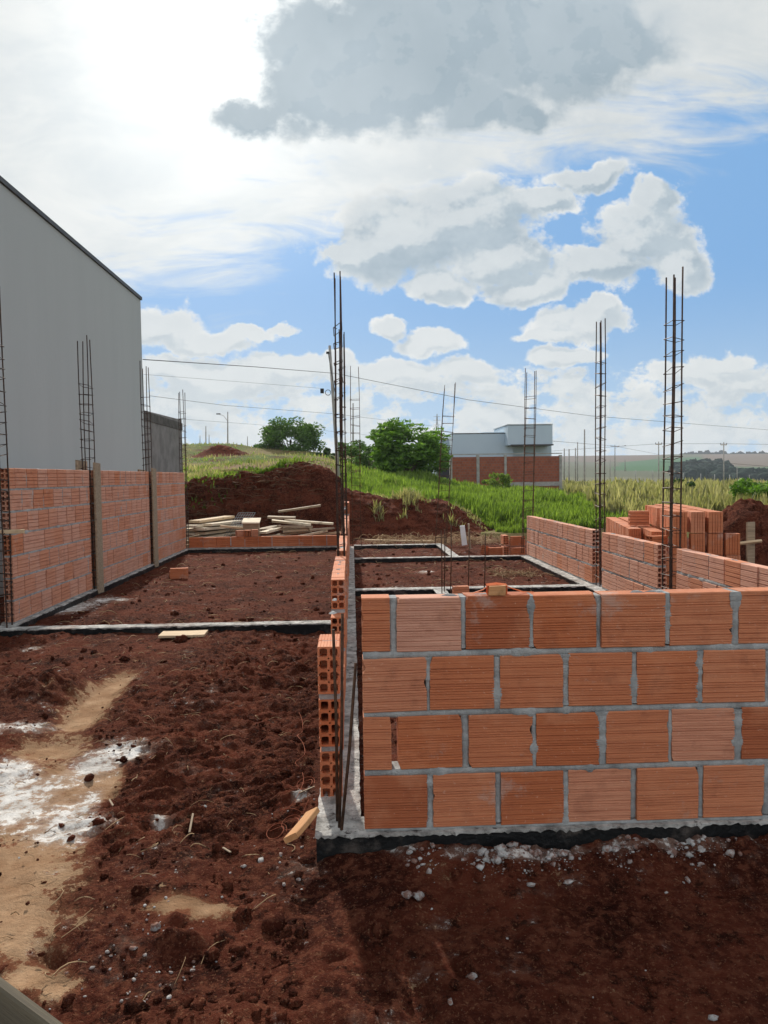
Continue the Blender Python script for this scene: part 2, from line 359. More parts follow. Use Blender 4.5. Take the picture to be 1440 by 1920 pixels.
# ------------------------------------------------------------------ terrain
CP = np.array([(-8,16,.9),(-4,19,1.15),(-9,19,1.5),(-3,25,1.45),(-3,40,2.2),(-6,60,3.1),(-14,80,4.9),(-40,80,6),(-7,80,4.3),(-1.5,80,3.5),(0,19,.8),(.3,30,1.1),(3,45,1.4),(2.0,21,.62),
 (3.6,17.5,-.02),(4.5,20,.15),(4,27,.3),(8,60,.35),(8,50,.35),(12,52,.25),(8,40,.3),(5.5,30,.28),(15,45,.05),(17,54,.1),(17,60,.15),(6,14,-.1),(7,10,-.05),(6,7,-.1),(10,20,.0),(20,60,.05),(13,35,.0),(40,60,-.3),(-30,30,4),(-20,10,1),(20,10,-.2),(40,110,-1.2),(0,120,3.2),(-40,120,6.5),(80,120,-2)], float)
def ground_z(x, y):
    x = np.asarray(x, float); y = np.asarray(y, float)
    yc = np.clip(y, 6, 120); u = x/(yc+6); v = np.log(yc+6)
    pu = CP[:, 0]/(CP[:, 1]+6); pv = np.log(CP[:, 1]+6)
    num = 0; den = 0
    for i in range(len(CP)):
        wgt = 1/((u-pu[i])**2+(.8*(v-pv[i]))**2+1e-4)**1.6
        num = num+wgt*CP[i, 2]; den = den+wgt
    z = num/den
    z = z + fbm(x, y, .15, 3, 5)*.12*sst(y, 18, 40)
    far = np.interp(y, [120, 350, 600, 1500, 2600], [0, -10, -4, 36, 42]) + 5*fbm(x, y, .0022, 3, 11)*sst(y, 400, 900)
    far = far + np.clip(x/1500, -.3, 1)*3*sst(y, 600, 1500)
    k = sst(y, 110, 330)
    return z*(1-k)+far*k
def plot_z(x, y):
    """the levelled red-soil plot"""
    base = -.10 - .02*sst(x, .3, 1.2)*(y < 2.7)
    base = np.where((x < -.15) & (y < 6.7), -.10+.05*sst(y, 2.5, 4.5)*sst(-x, .3, 1.2)+0*x, base)
    base = np.where((y > 6.85) & (y < 14.2), -.075, base)
    base = np.where(y > 14.3, -.06, base)
    rough = np.where(y < 6.7, 1., .55)*np.where((x > .2) & (y < 2.6), .55, 1.)
    h = fbm(x, y, 1.1, 3, 1)*.045*rough
    cal = .45+.75*sst(fbm(x, y, .9, 2, 15), -.22, .22); lump = fbm(x, y, 4.5, 5, 2, .6)*.055*rough*cal
    rid = fbm(x, y, 9., 4, 3, .55, True)*.035*rough*cal+fbm(x, y, 32., 3, 16, .6)*.007*(y < 7)
    # furrow-like clods left of the low dividing wall
    fur = fbm(x*1.3+y*.3, y*3.4-x*1.1, 3.4, 5, 21, .6)*.075*((x < -.2) & (y > 2.9) & (y < 6.5))*sst(x+1.25, -.25, .4)
    bk = (.028+.035*sst(x, .7, 1.6))*sst(x, -.1, .3)*sst(y, 2.36, 2.64)*(y < 2.72)+.01*sst(y, 2.4, 2.6)*(y < 2.72)
    return base+h+lump+rid+fur+bk
def blob(x, y, px, py, rx, ry, z=-.1):
    c = atz(px, py, z); e = atz(px+rx, py, z); n = atz(px, py-ry, z)
    return np.exp(-((x-c[0])/max(abs(e[0]-c[0]), .02))**2-((y-c[1])/max(abs(n[1]-c[1]), .02))**2)
SAND = [(30,1640,120,70),(20,1750,85,60),(215,1290,34,28),(172,1330,40,22),(150,1362,40,16),(110,1850,38,26),(50,1830,40,30),(60,1500,110,70),(90,1410,60,22),(330,1690,46,18),(400,1700,40,14),(190,1480,30,30)]
CEM = [(230,1422,62,22),(185,1440,40,18),(40,1380,60,12),(50,1480,80,25),(30,1530,80,30),(130,1560,70,30),(20,1450,50,20),(170,1500,25,20),(300,1540,20,10),(115,1150,50,7),(200,1128,35,5),(160,1140,30,6),(760,1110,70,5),(730,990,50,5),(800,1075,16,3),(1190,1055,30,6),(980,1625,60,6),(560,1500,16,8),(60,1230,20,4)]
def grid_axis(segs):
    a = [segs[0][0]]
    for s0, s1, d0, d1 in segs:
        t = s0
        while t < s1-1e-6:
            d = d0+(d1-d0)*(t-s0)/(s1-s0); t += d; a.append(min(t, s1))
    return np.unique(np.round(a, 5))
xs = grid_axis([(-9, -4.2, .25, .04), (-4.2, -2.3, .03, .016), (-2.3, 2.2, .0125, .0125), (2.2, 3., .016, .05), (3., 7.5, .05, .2)])
ys = grid_axis([(-3, 1.6, .4, .02), (1.6, 3.6, .010, .012), (3.6, 7, .013, .03), (7, 16.6, .03, .07)])
X, Y = np.meshgrid(xs, ys); Z = plot_z(X, Y)
# pits and footprints in the lower left, a bank of spoil beside the beam ends
for px, py, r, dp in ((38,1665,.045,.07),(95,1790,.07,.07),(120,1835,.03,.03),(700,900,.01,0)):
    c = atz(px, py, -.1); Z -= dp*np.exp(-((X-c[0])**2+(Y-c[1])**2)/(r*r))
for px, py, r, dp in ((520,1700,.06,.035),(340,1760,.07,.06),(330,1720,.04,.03),(100,1310,.35,.10),(60,1330,.3,.06),(60,1640,.25,.0),(300,1480,.10,.05),(640,1620,.05,.02)):
    c = atz(px, py, -.1); Z += dp*np.exp(-((X-c[0])**2+((Y-c[1])/.6)**2)/(r*r))*(1+.6*fbm(X, Y, 14., 3, 31))
sand = sum(blob(X, Y, *b) for b in SAND); cem = sum(blob(X, Y, *b) for b in CEM)
cem = cem+.5*sum(blob(X, Y, *b) for b in [(1000,1612,230,13),(1300,1598,190,20),(760,1605,60,10)])*(Y < 2.75); sand = np.clip(sand, 0, 1.1); cem = np.clip(cem, 0, 1.)
smooth_z = -.10+fbm(X, Y, 2.2, 4, 8)*.02
ks = np.clip(sand*.9, 0, .85); Z = Z*(1-ks)+smooth_z*ks
edge = sst(Y, 15.4, 16.6)*sst(X, 3.0, 3.6); Z = Z*(1-edge)+(ground_z(X, Y)-.25)*edge
nx, ny = len(xs), len(ys)
def gridfaces(nx, ny):
    i = np.arange(nx*ny).reshape(ny, nx); return np.stack([i[:-1, :-1], i[:-1, 1:], i[1:, 1:], i[1:, :-1]], -1).reshape(-1, 4)
tag(raw_obj('ground', np.stack([X, Y, Z], -1).reshape(-1, 3), gridfaces(nx, ny), GSOIL, None, {'sand': sand.ravel(), 'cement': cem.ravel()}, True), kind='structure')
def gz(x, y):
    return float(plot_z(np.array([float(x)]), np.array([float(y)]))[0])

# wide terrain sheet to the horizon
ya = [13.]
while ya[-1] < 2600: ya.append(ya[-1]*1.021)
ya = np.r_[-60, -20, 0, 8, ya]; ua = np.linspace(-1.5, 1.5, 380)
U, YY = np.meshgrid(ua, ya); XX = U*(np.maximum(YY, 12)+8)*1.3
ZZ = ground_z(XX, YY); inside = ((XX > -8.9) & (XX < 7.4) & (YY < 16.4)) | ((XX > -6) & (XX < 2.9) & (YY < 18.3))
ZZ = np.where(inside, -.6, ZZ); ZZ = np.where((YY < 13) & ~inside, np.minimum(ZZ, -.2), ZZ)
Pf = np.stack([XX, YY, ZZ], -1).reshape(-1, 3); qx, qy = proj(Pf)
col = np.zeros((len(Pf), 3)); xf, yf = Pf[:, 0], Pf[:, 1]
n1 = fbm(xf, yf, .12, 4, 40); n2 = fbm(xf, yf, .5, 4, 41)
green = np.array([.085, .13, .025]); dry = np.array([.20, .16, .075]); soilc = np.array([.09, .034, .02])
k = sst(n1, -.15, .2)[:, None]; col = green*(1-k)+dry*k
lft = sst(-xf/(yf+5), .0, .06)[:, None]; kk = sst(n2, .05, .3)[:, None]*lft; col = col*(1-kk)+soilc*kk
strip = (sst(qy, 868, 874)*(1-sst(qy, 886, 892))*(qx > 400)*(qx < 740)*(yf < 70)*(yf > 20))[:, None]*.8
col = col*(1-strip)+np.array([.24, .16, .10])*strip
rt = sst(xf/(yf+5), .2, .27)[:, None]*sst(yf, 15, 30)[:, None]; col = col*(1-rt)+(np.array([.12, .13, .045])*(1-k)+np.array([.22, .19, .09])*k)*rt
far = yf > 190
def poly(px, py, pts):
    r = np.zeros(len(px), bool); j = len(pts)-1
    for i in range(len(pts)):
        xi, yi = pts[i]; xj, yj = pts[j]
        c = ((yi > py) != (yj > py)) & (px < (xj-xi)*(py-yi)/((yj-yi) or 1e-9)+xi); r ^= c; j = i
    return r
col[far] = (.105, .115, .065)
for pts, c in (([(-500,800),(1250,800),(1236,866),(1062,866),(-500,866)], (.15,.115,.085)), ([(1160,868),(1235,860),(1330,856),(1330,880),(1270,884),(1150,882)], (.045,.13,.045)),
               ([(1310,840),(1460,840),(1700,850),(1700,872),(1460,876),(1330,872)], (.16,.125,.09)), ([(1360,876),(1460,876),(1900,876),(1900,893),(1380,890)], (.08,.15,.06)),
               ([(1000,895),(1900,893),(1900,930),(1000,930)], (.15,.15,.085))):
    s_ = poly(qx, qy, pts) & far; col[s_] = c
tag(raw_obj('terrain', Pf, gridfaces(len(ua), len(ya)), m_vcol('field_cover', .9, .05), None, {'col': col}, True), kind='structure')
def GZ(x, y): return float(ground_z(np.array([float(x)]), np.array([float(y)]))[0])

# ------------------------------------------------------------------ dirt mounds
def mound(name, label, x0, x1, y0, y1, hf, step=.035, group=None, mat=None):
    xa = np.arange(x0, x1+step, step); yb = np.arange(y0, y1+step, step); A, B_ = np.meshgrid(xa, yb)
    H_ = hf(A, B_); c = ((x0+x1)/2, (y0+y1)/2, 0)
    # ragged overhang: shift points forward by noise
    B2 = B_+fbm(A*1., H_*1.5+B_, 2.5, 4, 61)*.18; A2 = A+fbm(A, B_+H_, 3., 3, 62)*.10
    o = raw_obj(name, np.stack([A2, B2, H_], -1).reshape(-1, 3)-np.array(c), gridfaces(len(xa), len(yb)), mat or SOIL, None, None, True); o.location = c
    return tag(o, label, 'dirt mound', group)
def bank1(x, y):
    rid = np.interp(x, [-5,-4.3,-3.94,-3.3,-2.6,-2.1,-1.8,-1.55,-1.15,-.8,-.5,-.3,-.05], [1.15,1.2,1.24,1.33,1.45,1.48,1.52,1.60,1.62,1.58,1.46,1.22,.4])
    foot = np.interp(x, [-5,-3,-1,0], [16.8,16.9,16.7,16.6])+fbm(x, y, .9, 3, 71)*.2
    up = sst(y, foot, foot+.95)**.8
    dn = 1-.35*sst(y, 18.2, 20.0)
    return -.12+(rid+.12)*up*dn+(fbm(x, y, 1.6, 5, 72, .6)*.16+fbm(x, y, 6., 4, 73, .6)*.10)*up
def bank2(x, y):
    rid = np.interp(x, [-.6,-.3,0,.5,.9,1.3,1.6,1.9,2.3,2.8,3.3,3.7], [.9,1.05,.95,.85,.72,.84,.78,.72,.70,.42,.1,-.1])
    foot = 16.3+fbm(x, y, .9, 3, 81)*.25+np.clip(x-2, 0, 2)*.3
    up = sst(y, foot, foot+1.9)
    dn = 1-.3*sst(y, 18.5, 20.0)
    return -.14+(rid+.14)*up*dn+(fbm(x, y, 1.8, 5, 82, .6)*.15+fbm(x, y, 6., 4, 83, .6)*.09)*up
mound('dirt_mound', 'tall dark red dirt bank with hanging roots behind the lumber pile', -5., -.05, 15.7, 20.2, bank1)
mound('dirt_mound', 'lower red dirt bank sloping down to the green grass, right of the dividing wall', -.45, 3.8, 15.6, 20.2, bank2)
def heap(cx, cy, rx, ry, h, z0, seed):
    def f(x, y):
        q = ((x-cx)/rx)**2+((y-cy)/ry)**2
        return z0-.15+(h+.15)*np.exp(-q*1.4)*(1+.25*fbm(x, y, 1.5/min(rx, 2), 3, seed))+(fbm(x, y, 3., 4, seed+1, .6)*.12+fbm(x, y, 9., 3, seed+2)*.05)*np.exp(-q)*min(h, 1.2)
    return f
mound('dirt_mound', 'dark brown dirt heap beside the brick pallet at the right edge', 3.9, 8., 8.9, 12.2, heap(5.75, 10.5, 1.15, 1., .98, -.1, 91), .04)
mound('dirt_mound', 'small distant heap of red earth on the skyline of the slope', -13.6, -7.6, 58, 63, heap(-10.3, 60.5, 2.3, 1.6, .95, GZ(-10.3, 60.5), 95), .12)

# ------------------------------------------------------------------ bricks
def hole_loop(cy, cz, hy, hz, n=12):
    L = []
    for k in range(n):
        a = 2*pi*k/n+.001; ca, sa = cos(a), sin(a); e = .45
        L.append((cy+hy*abs(ca)**e*(1 if ca > 0 else -1), cz+hz*abs(sa)**e*(1 if sa > 0 else -1)))
    return L
def brick_tpl(L=.24, H=.19, T=.09, ng=19, e0=False, e1=False, gd=.0022, vr=0):
    prof = []; rv = random.Random(vr*13+ng); dep = [rv.choice([.35, .6, 1., 1.5, 2.]) for _ in range(ng+1)]; gw = .24
    if ng < 18: dep = [d*.4 for d in dep]; gd = .0028; gw = .30
    p = H/ng; deep = {int(ng*.2), int(ng*.4), int(ng*.6), int(ng*.8)}
    def side(y, sgn, z0, z1):
        pts = []
        for k in range(ng):
            a = k*p; d = (gd*2.2 if ng > 17 else .0105) if k in deep else gd*dep[k]; w_ = p*((gw*1.35 if ng > 17 else .30) if k in deep else gw*(.6+.2*dep[k]))
            w_ = min(w_, p*.48)
            if k: pts += [(y, a-w_), (y+sgn*d, a), (y, a+w_)]
        return pts
    f = side(0, 1, 0, H); b = side(T, -1, 0, H)
    c = .003
    prof = [(0, c)]+f+[(0, H-c), (c, H)]
    for k in range(1, 7): prof += [(T*k/7-.0012, H), (T*k/7, H-.0014), (T*k/7+.0012, H)]
    prof += [(T-c, H), (T, H-c)]+b[::-1]+[(T, c), (T-c, 0), (c, 0)]
    m = len(prof); V = [(0, y, z) for y, z in prof]+[(L, y, z) for y, z in prof]
    F = [(k, (k+1) % m, m+(k+1) % m, m+k) for k in range(m)]
    F = [f_[::-1] for f_ in F]
    ty = T/2; cells = [(ty*(.5+i)*.94+T*.03, H*(.125+.25*j)) for i in range(2) for j in range(4)]
    for xe, hole, ofs in ((0., e0, 0), (L, e1, m)):
        if not hole:
            F.append(tuple(range(ofs, ofs+m)) if xe == 0 else tuple(range(ofs+m-1, ofs-1, -1))); continue
        loops = [hole_loop(cy, cz, T*.175, H*.092) for cy, cz in cells]+[hole_loop(T/2, H*(.25+.25*j), .0035, .0035, 6) for j in range(3)]
        bm = bmesh.new(); ov = [bm.verts.new(V[ofs+k]) for k in range(m)]; es = [bm.edges.new((ov[k], ov[(k+1) % m])) for k in range(m)]
        hl = []
        for lp in loops:
            vs = [bm.verts.new((xe, a, b_)) for a, b_ in lp]; hl.append(vs)
            es += [bm.edges.new((vs[k], vs[(k+1) % len(vs)])) for k in range(len(vs))]
        bmesh.ops.triangle_fill(bm, edges=es, use_beauty=True, use_dissolve=False)
        bm.verts.index_update(); base = len(V); dd = (.11 if xe == 0 else -.11)
        remap = {}
        for i, v in enumerate(bm.verts):
            if i < m: remap[i] = ofs+i
            else: remap[i] = base+i-m; V.append(tuple(v.co))
        for fc in bm.faces: F.append(tuple(remap[v.index] for v in fc.verts))
        for vs in hl:
            ids = [remap[v.index] for v in vs]; n = len(ids); dp = len(V)
            for v in vs: V.append((xe+dd, v.co.y, v.co.z))
            for k in range(n): F.append((ids[k], ids[(k+1) % n], dp+(k+1) % n, dp+k))
            F.append(tuple(range(dp, dp+n)))
        bm.free()
    return np.array(V), F
TPL = {}
def tpl(ng, e0, e1, L=.24):
    k = (ng, e0, e1, random.randint(0, 3) if not (e0 or e1) else 0)
    if k not in TPL: TPL[k] = brick_tpl(.24, .19, .09, ng, e0, e1, vr=k[3])
    V, F = TPL[k]; V = V.copy()
    if abs(L-.24) > 1e-4:
        if not (e0 or e1): V[:, 0] *= L/.24
        else: V[:, 0] = np.where(V[:, 0] > .12, V[:, 0]+(L-.24), V[:, 0]) if L > .13 else V[:, 0]*L/.24
    return V, F
def strip(mb, a0, a1, b0, b1, T, vertical, seed, rec=.003, amp=.008, step=.012, ytop=None):
    """mortar joint: runs along a (length), b0..b1 its width; lumpy front and back"""
    n = max(2, int((a1-a0)/step)); s = np.linspace(a0, a1, n+1); sd = seed*3.7
    nz = fbm(s, s*0+sd, 9., 4, 5, .6); nz2 = fbm(s, s*0+sd+5, 22., 4, 6, .6); nz3 = fbm(s, s*0+sd+9, 22., 4, 7, .6)
    V = []
    for i in range(n+1):
        f = rec-amp*nz[i]*1.6; sp = max(0, .0015-f)*2.2+.0015
        q_ = sst(.004-f, 0, .006); lo = b0-sp-max(0, nz2[i]-.1)*.012*q_; hi = b1+sp*.6+max(0, nz3[i])*.010*q_; mid = (lo+hi)/2
        for (y, b) in ((f+.004, lo), (f, lo+.25*(hi-lo)), (f-.001, mid), (f, lo+.75*(hi-lo)), (f+.004, hi), (T-f-.004, hi), (T-f, mid), (T-f-.004, lo)):
            V.append((b, y, s[i]) if vertical else (s[i], y, b))
    F = [(i*8+k, i*8+(k+1) % 8, (i+1)*8+(k+1) % 8, (i+1)*8+k) for i in range(n) for k in range(8)]+[tuple(range(8)), tuple(n*8+7-k for k in range(8))]
    if vertical: F = [f[::-1] for f in F]
    mb.add(V, F)
def to_world(V, o, rz):
    c, s = cos(rz), sin(rz); V = np.asarray(V); return np.stack([o[0]+V[:, 0]*c-V[:, 1]*s, o[1]+V[:, 0]*s+V[:, 1]*c, o[2]+V[:, 2]], -1)
def wall(label, o, rz, length, courses, ch=.2165, bh=.195, ng=19, e0=True, e1=True, name='brick_wall', half0=0, bl=.252, gap=.013, jit=.0025, mstep=.012, base_gap=.006, starts=None, tb=0.):
    """o = ground corner of the seen face; length runs along local x, thickness along local y"""
    t = thing(name, label, 'brick wall', o, rz); bb = MB(); mm = MB(); pitch = bl+gap
    for c in range(courses):
        z0 = base_gap+c*ch+.006; x = 0. if not starts else starts.get(c, 0.); xs0 = x; first = True
        mw = ch-bh
        strip(mm, x+.004, length-.004, z0-mw-.001 if c else -.002, z0, .09, False, c+random.random()*50, step=mstep)
        off = ((c+half0) % 2 == 0)
        while x < length-.03:
            L = bl*.44 if (first and off) else bl+random.uniform(-.004, .004)
            L = min(L, length-x)
            if length-(x+L) < .045: L = length-x
            last = x+L >= length-.02
            V, F = tpl(ng, e0 and first, e1 and last, L/bl*.252 if False else L)
            V = V*np.array([1, 1, bh/.19]); V[:, 1] += random.gauss(0, jit*.7); V[:, 2] += random.gauss(0, .0012)
            a = random.gauss(0, .006); V[:, 2] += (V[:, 0]-L/2)*a; V[:, 1] += (V[:, 0]-L/2)*random.gauss(0, .008)
            if ng > 17:      # rough, chipped vertical edges on the near wall
                zz_ = V[:, 2]
                for xe_, sg in ((0, 1), (L, -1)):
                    mk_ = np.abs(V[:, 0]-xe_) < .003; r1_ = random.random()*90
                    V[mk_, 0] += sg*(.0003+np.abs(fbm(zz_[mk_], zz_[mk_]*0+r1_, 30., 3, 44))*.006)
                    if random.random() < .45:
                        zc = random.choice([0, bh, random.uniform(0, bh)]); hz = random.uniform(.008, .022)
                        V[mk_, 0] += sg*random.uniform(.005, .013)*np.exp(-((zz_[mk_]-zc)/hz)**2)*(V[mk_, 1] < .03)
            V[:, 0] += x; V[:, 2] += z0
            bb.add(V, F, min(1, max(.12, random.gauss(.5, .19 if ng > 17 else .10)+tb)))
            g_ = gap+random.uniform(-.008, .008)
            if not last and random.random() < (.97 if mstep < .01 else .8):
                zz0 = z0+random.choice([0, 0, 0, .03 if mstep > .01 else .008]); strip(mm, zz0, z0+bh-random.choice([0, 0, .005, .05 if mstep > .01 else .0]), x+L-.002, x+L+g_+.002, .09, True, random.random()*99, rec=random.choice([.001, .002, .004, .007] if mstep < .01 else [.003, .006, .012, .018]), step=mstep)
            x += L+g_; first = False
        # spatters on top of the wall
        if c == courses-1:
            for k in range(int(length*2.2)):
                px_ = random.uniform(.1, length-.1); r = random.uniform(.012, .035)
                th = np.linspace(0, 2*pi, 9)[:-1]; rr = r*(1+.35*RNG.normal(size=8))
                V = [(px_+rr[i]*1.5*cos(th[i]), .045+rr[i]*.7*sin(th[i]), z0+bh-.002) for i in range(8)]+[(px_+rr[i]*.7*cos(th[i]), .045+rr[i]*.35*sin(th[i]), z0+bh+.005) for i in range(8)]
                mm.add(V, [(i, (i+1) % 8, 8+(i+1) % 8, 8+i) for i in range(8)]+[tuple(range(8, 16))])
    bb.build('bricks', BRICK, t); mm.build('mortar_joints', MORTAR, t)
    return t
CH = .2165
wall('four-course terracotta block wall across the foreground, seen face on', (.027, 2.70, 0.0), 0, 2.75, 4, .2195, .198, 21, True, False, starts=None, half0=1, base_gap=.004, mstep=.007, bl=.238, gap=.0175, tb=.0)
fr = wall  # (other walls follow)
R90 = pi/2
# left party wall, three lengths; its seen face looks towards +X  -> local x runs backwards along -Y
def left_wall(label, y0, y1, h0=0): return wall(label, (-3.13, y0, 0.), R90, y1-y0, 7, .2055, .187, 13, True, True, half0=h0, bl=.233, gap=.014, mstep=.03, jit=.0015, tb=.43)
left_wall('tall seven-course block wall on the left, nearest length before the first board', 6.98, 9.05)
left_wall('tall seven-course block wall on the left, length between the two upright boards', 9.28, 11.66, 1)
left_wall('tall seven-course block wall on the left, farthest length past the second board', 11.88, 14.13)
# dividing wall
def mid_wall(label, y0, y1, n, starts=None, e0=True, h0=0): return wall(label, (-.060, y0, 0.), R90, y1-y0, n, .2165, .195, 15, e0, True, half0=h0, bl=.25, gap=.008, mstep=.02, starts=starts)
mid_wall('end pillar of three stacked hollow blocks behind the three leaning rods', 3.02, 3.27, 3, h0=0).location.z = -.02
mid_wall('stepped low dividing wall in the middle, its hollow block ends facing the camera', 3.40, 6.32, 3, {0: 0., 1: 1.30, 2: 1.47})
mid_wall('three-course dividing wall between the two tall cages in the middle', 6.82, 8.55, 3)
mid_wall('far length of the dividing wall with a fourth course at its back end', 8.9, 14.1, 4, {3: 4.3})
# right wall : seen face looks to -X
def right_wall(label, y0, y1, h0=0, e0=True): return wall(label, (2.93, y1, 0.), -R90, y1-y0, 3, .2185, .194, 13, True, e0, half0=h0, bl=.233, gap=.013, mstep=.02, tb=.43)
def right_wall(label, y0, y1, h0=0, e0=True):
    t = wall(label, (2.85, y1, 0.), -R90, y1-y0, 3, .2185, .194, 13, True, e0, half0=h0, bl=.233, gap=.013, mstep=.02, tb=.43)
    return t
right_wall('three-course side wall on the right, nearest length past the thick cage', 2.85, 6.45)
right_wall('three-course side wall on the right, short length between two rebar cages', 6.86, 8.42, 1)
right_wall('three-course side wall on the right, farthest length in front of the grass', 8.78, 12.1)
# single course at the back of the left room
wall('single course of blocks along the back, in front of the lumber', (-3.09, 14.20, 0.), 0, 2.78, 1, .2165, .195, 13, False, False, half0=1, bl=.25, gap=.01, mstep=.02, tb=-.1)

# ------------------------------------------------------------------ grade beams
def beam(label, x0, x1, y0, y1, z=0., depth=.28, rag=.006):
    t = thing('grade_beam', label, 'grade beam', ((x0+x1)/2, (y0+y1)/2, z)); lx, ly = x1-x0, y1-y0
    st = .03 if max(lx, ly) < 4 else .05
    if y0 < 3: st = .012
    na, nb = max(3, int(lx/st)), max(3, int(ly/st)); xa = np.linspace(-lx/2, lx/2, na); yb = np.linspace(-ly/2, ly/2, nb); A, B_ = np.meshgrid(xa, yb)
    wx, wy = A+(x0+x1)/2, B_+(y0+y1)/2
    if lx > ly: B_ = B_+fbm(wx, wy*0, 5, 4, 33, .6)*rag*2*np.sign(B_)
    else: A = A+fbm(wy, wx*0, 5, 4, 34, .6)*rag*2*np.sign(A)
    H_ = fbm(wx, wy, 8, 5, 35, .62)*.007
    V = np.stack([A, B_, H_], -1).reshape(-1, 3); F = [tuple(f) for f in gridfaces(na, nb)]
    # skirt, hanging down 3 cm
    rim = list(range(na))+[na*(j+1)-1 for j in range(1, nb)]+[na*nb-1-i for i in range(1, na)]+[na*(nb-1-j) for j in range(1, nb-1)]
    m0 = len(V); sk = V[rim].copy(); sk[:, 2] = -.010+RNG.normal(0, .004, len(rim)); V = np.r_[V, sk]; n = len(rim)
    F += [(rim[k], m0+k, m0+(k+1) % n, rim[(k+1) % n]) for k in range(n)]
    raw_obj('concrete_top', V, F, BTOP, t, None, False)
    b = MB(); i = .005; b.box((-lx/2+i, -ly/2+i, -depth), (lx/2-i, ly/2-i, -.012)); b.build('bitumen_coating', BIT, t)
    return t
beam('front concrete beam with black bitumen side under the foreground wall', -.155, 3.0, 2.683, 2.83)
beam('long rough concrete beam running back under the dividing wall', -.155, .015, 2.832, 14.1, -.001)
beam('narrow pale concrete beam crossing the left room, nearest the camera', -3.28, -.157, 6.70, 6.84, -.003)
beam('concrete beam under the tall left block wall', -3.28, -3.08, 6.842, 14.1, -.004)
beam('concrete beam under the single back course, with a grey top edge', -3.28, -.157, 14.10, 14.33, -.002)
beam('concrete beam crossing the right room just behind the foreground wall', .017, 2.72, 8.62, 8.78, -.003)
beam('second concrete beam crossing the right room', .017, 2.72, 12.00, 12.14, -.003)
beam('short farthest concrete beam in the right room', .017, 1.72, 14.30, 14.45, -.002)
beam('concrete beam under the right side wall', 2.722, 3.0, 2.832, 12.14, -.005)
beam('short beam running back from the second cross beam', 1.60, 1.74, 12.142, 14.298, -.006)
beam('short beam stub running to the nearest cross beam of the right room', .93, 1.07, 6.9, 8.618, -.006)

# ------------------------------------------------------------------ rebar cages
def cage(label, x, y, wx, wy, z0=-.05, top=3.1, sp=.185, r=.0062, tilt=(0, 0), name='rebar_cage', group=None, over=.45, seed=0, mat=None):
    mat = mat or REBAR; rnd = random.Random(seed*7+3)
    t = thing(name, label, 'rebar cage', (x, y, 0), 0, group); hx, hy = wx/2, wy/2
    def ax(z): return tilt[0]*z, tilt[1]*z
    tops = []
    for sx_, sy_ in ((-1, -1), (1, -1), (1, 1), (-1, 1)):
        tp = top+rnd.uniform(-.10, .06); m = MB(); ph = rnd.random()*6; tops.append(tp)
        pts = []
        for z in np.linspace(z0, tp, 14):
            cx, cy = ax(z); k = max(0, z-(tp-over))/over
            pts.append((cx+sx_*hx*(1-.05*k)+.006*sin(z*2.1+ph), cy+sy_*hy+.006*cos(z*1.7+ph), z))
        m.tube(pts, r, 6); m.build('rebar_rod', mat, t, tone=False)
    z = z0+.12
    sp = sp*.79
    while z < top-over:
        cx, cy = ax(z); m = MB(); e = r*1.6; a = rnd.gauss(0, .010); b = rnd.gauss(0, .010)
        P_ = [(cx-hx-e, cy-hy-e, z-a-b), (cx+hx+e, cy-hy-e, z+a-b), (cx+hx+e, cy+hy+e, z+a+b), (cx-hx-e, cy+hy+e, z-a+b), (cx-hx-e, cy-hy-e, z-a-b), (cx-hx-e+.03, cy-hy-e+.008, z-a-b-.006)]
        m.tube(P_, .0034, 4); m.build('stirrup', mat, t, tone=False); z += sp*rnd.uniform(.85, 1.12)
    return t
cage('tall thin cage at the left edge of the photo, before the left wall', -3.185, 6.86, .12, .13, -.02, 3.03, .13, seed=1)
cage('cage rising behind the first upright board of the left wall', -3.175, 9.16, .10, .14, 0, 2.98, .14, seed=2)
cage('cage at the corner of the grey building, behind the second upright board', -3.175, 11.77, .09, .14, 0, 3.12, .15, seed=3)
cage('cage at the far end of the left wall', -3.17, 14.24, .09, .13, 0, 3.02, .15, seed=4)
cage('tallest dark cage in the middle, standing on the dividing wall line', -.105, 6.58, .052, .16, -.02, 3.06, .19, seed=5)
cage('slim cage just behind the tallest middle cage', -.098, 8.72, .055, .13, 0, 3.06, .19, seed=6)
cage('brown see-through cage just right of the middle, beside the utility pole', .075, 14.30, .165, .07, 0, 3.36, .19, .0055, seed=7, mat=REBARB)
cage('leaning ladder-like cage in front of the leafy tree', 1.70, 14.38, .21, .07, 0, 3.05, .19, .0055, (.068, 0), seed=8, mat=REBARB)
cage('brown cage standing before the red brick wall of the far house', 2.935, 12.42, .165, .07, 0, 3.1, .2, .006, (.022, 0), seed=9, mat=REBARB)
cage('cage between the two longer lengths of the right wall', 2.893, 8.60, .06, .14, 0, 3.10, .17, seed=10)
cage('thick dark cage at the right, in front of the brick pallet', 2.893, 6.66, .085, .16, 0, 3.12, .175, .0072, (.006, 0), seed=11)
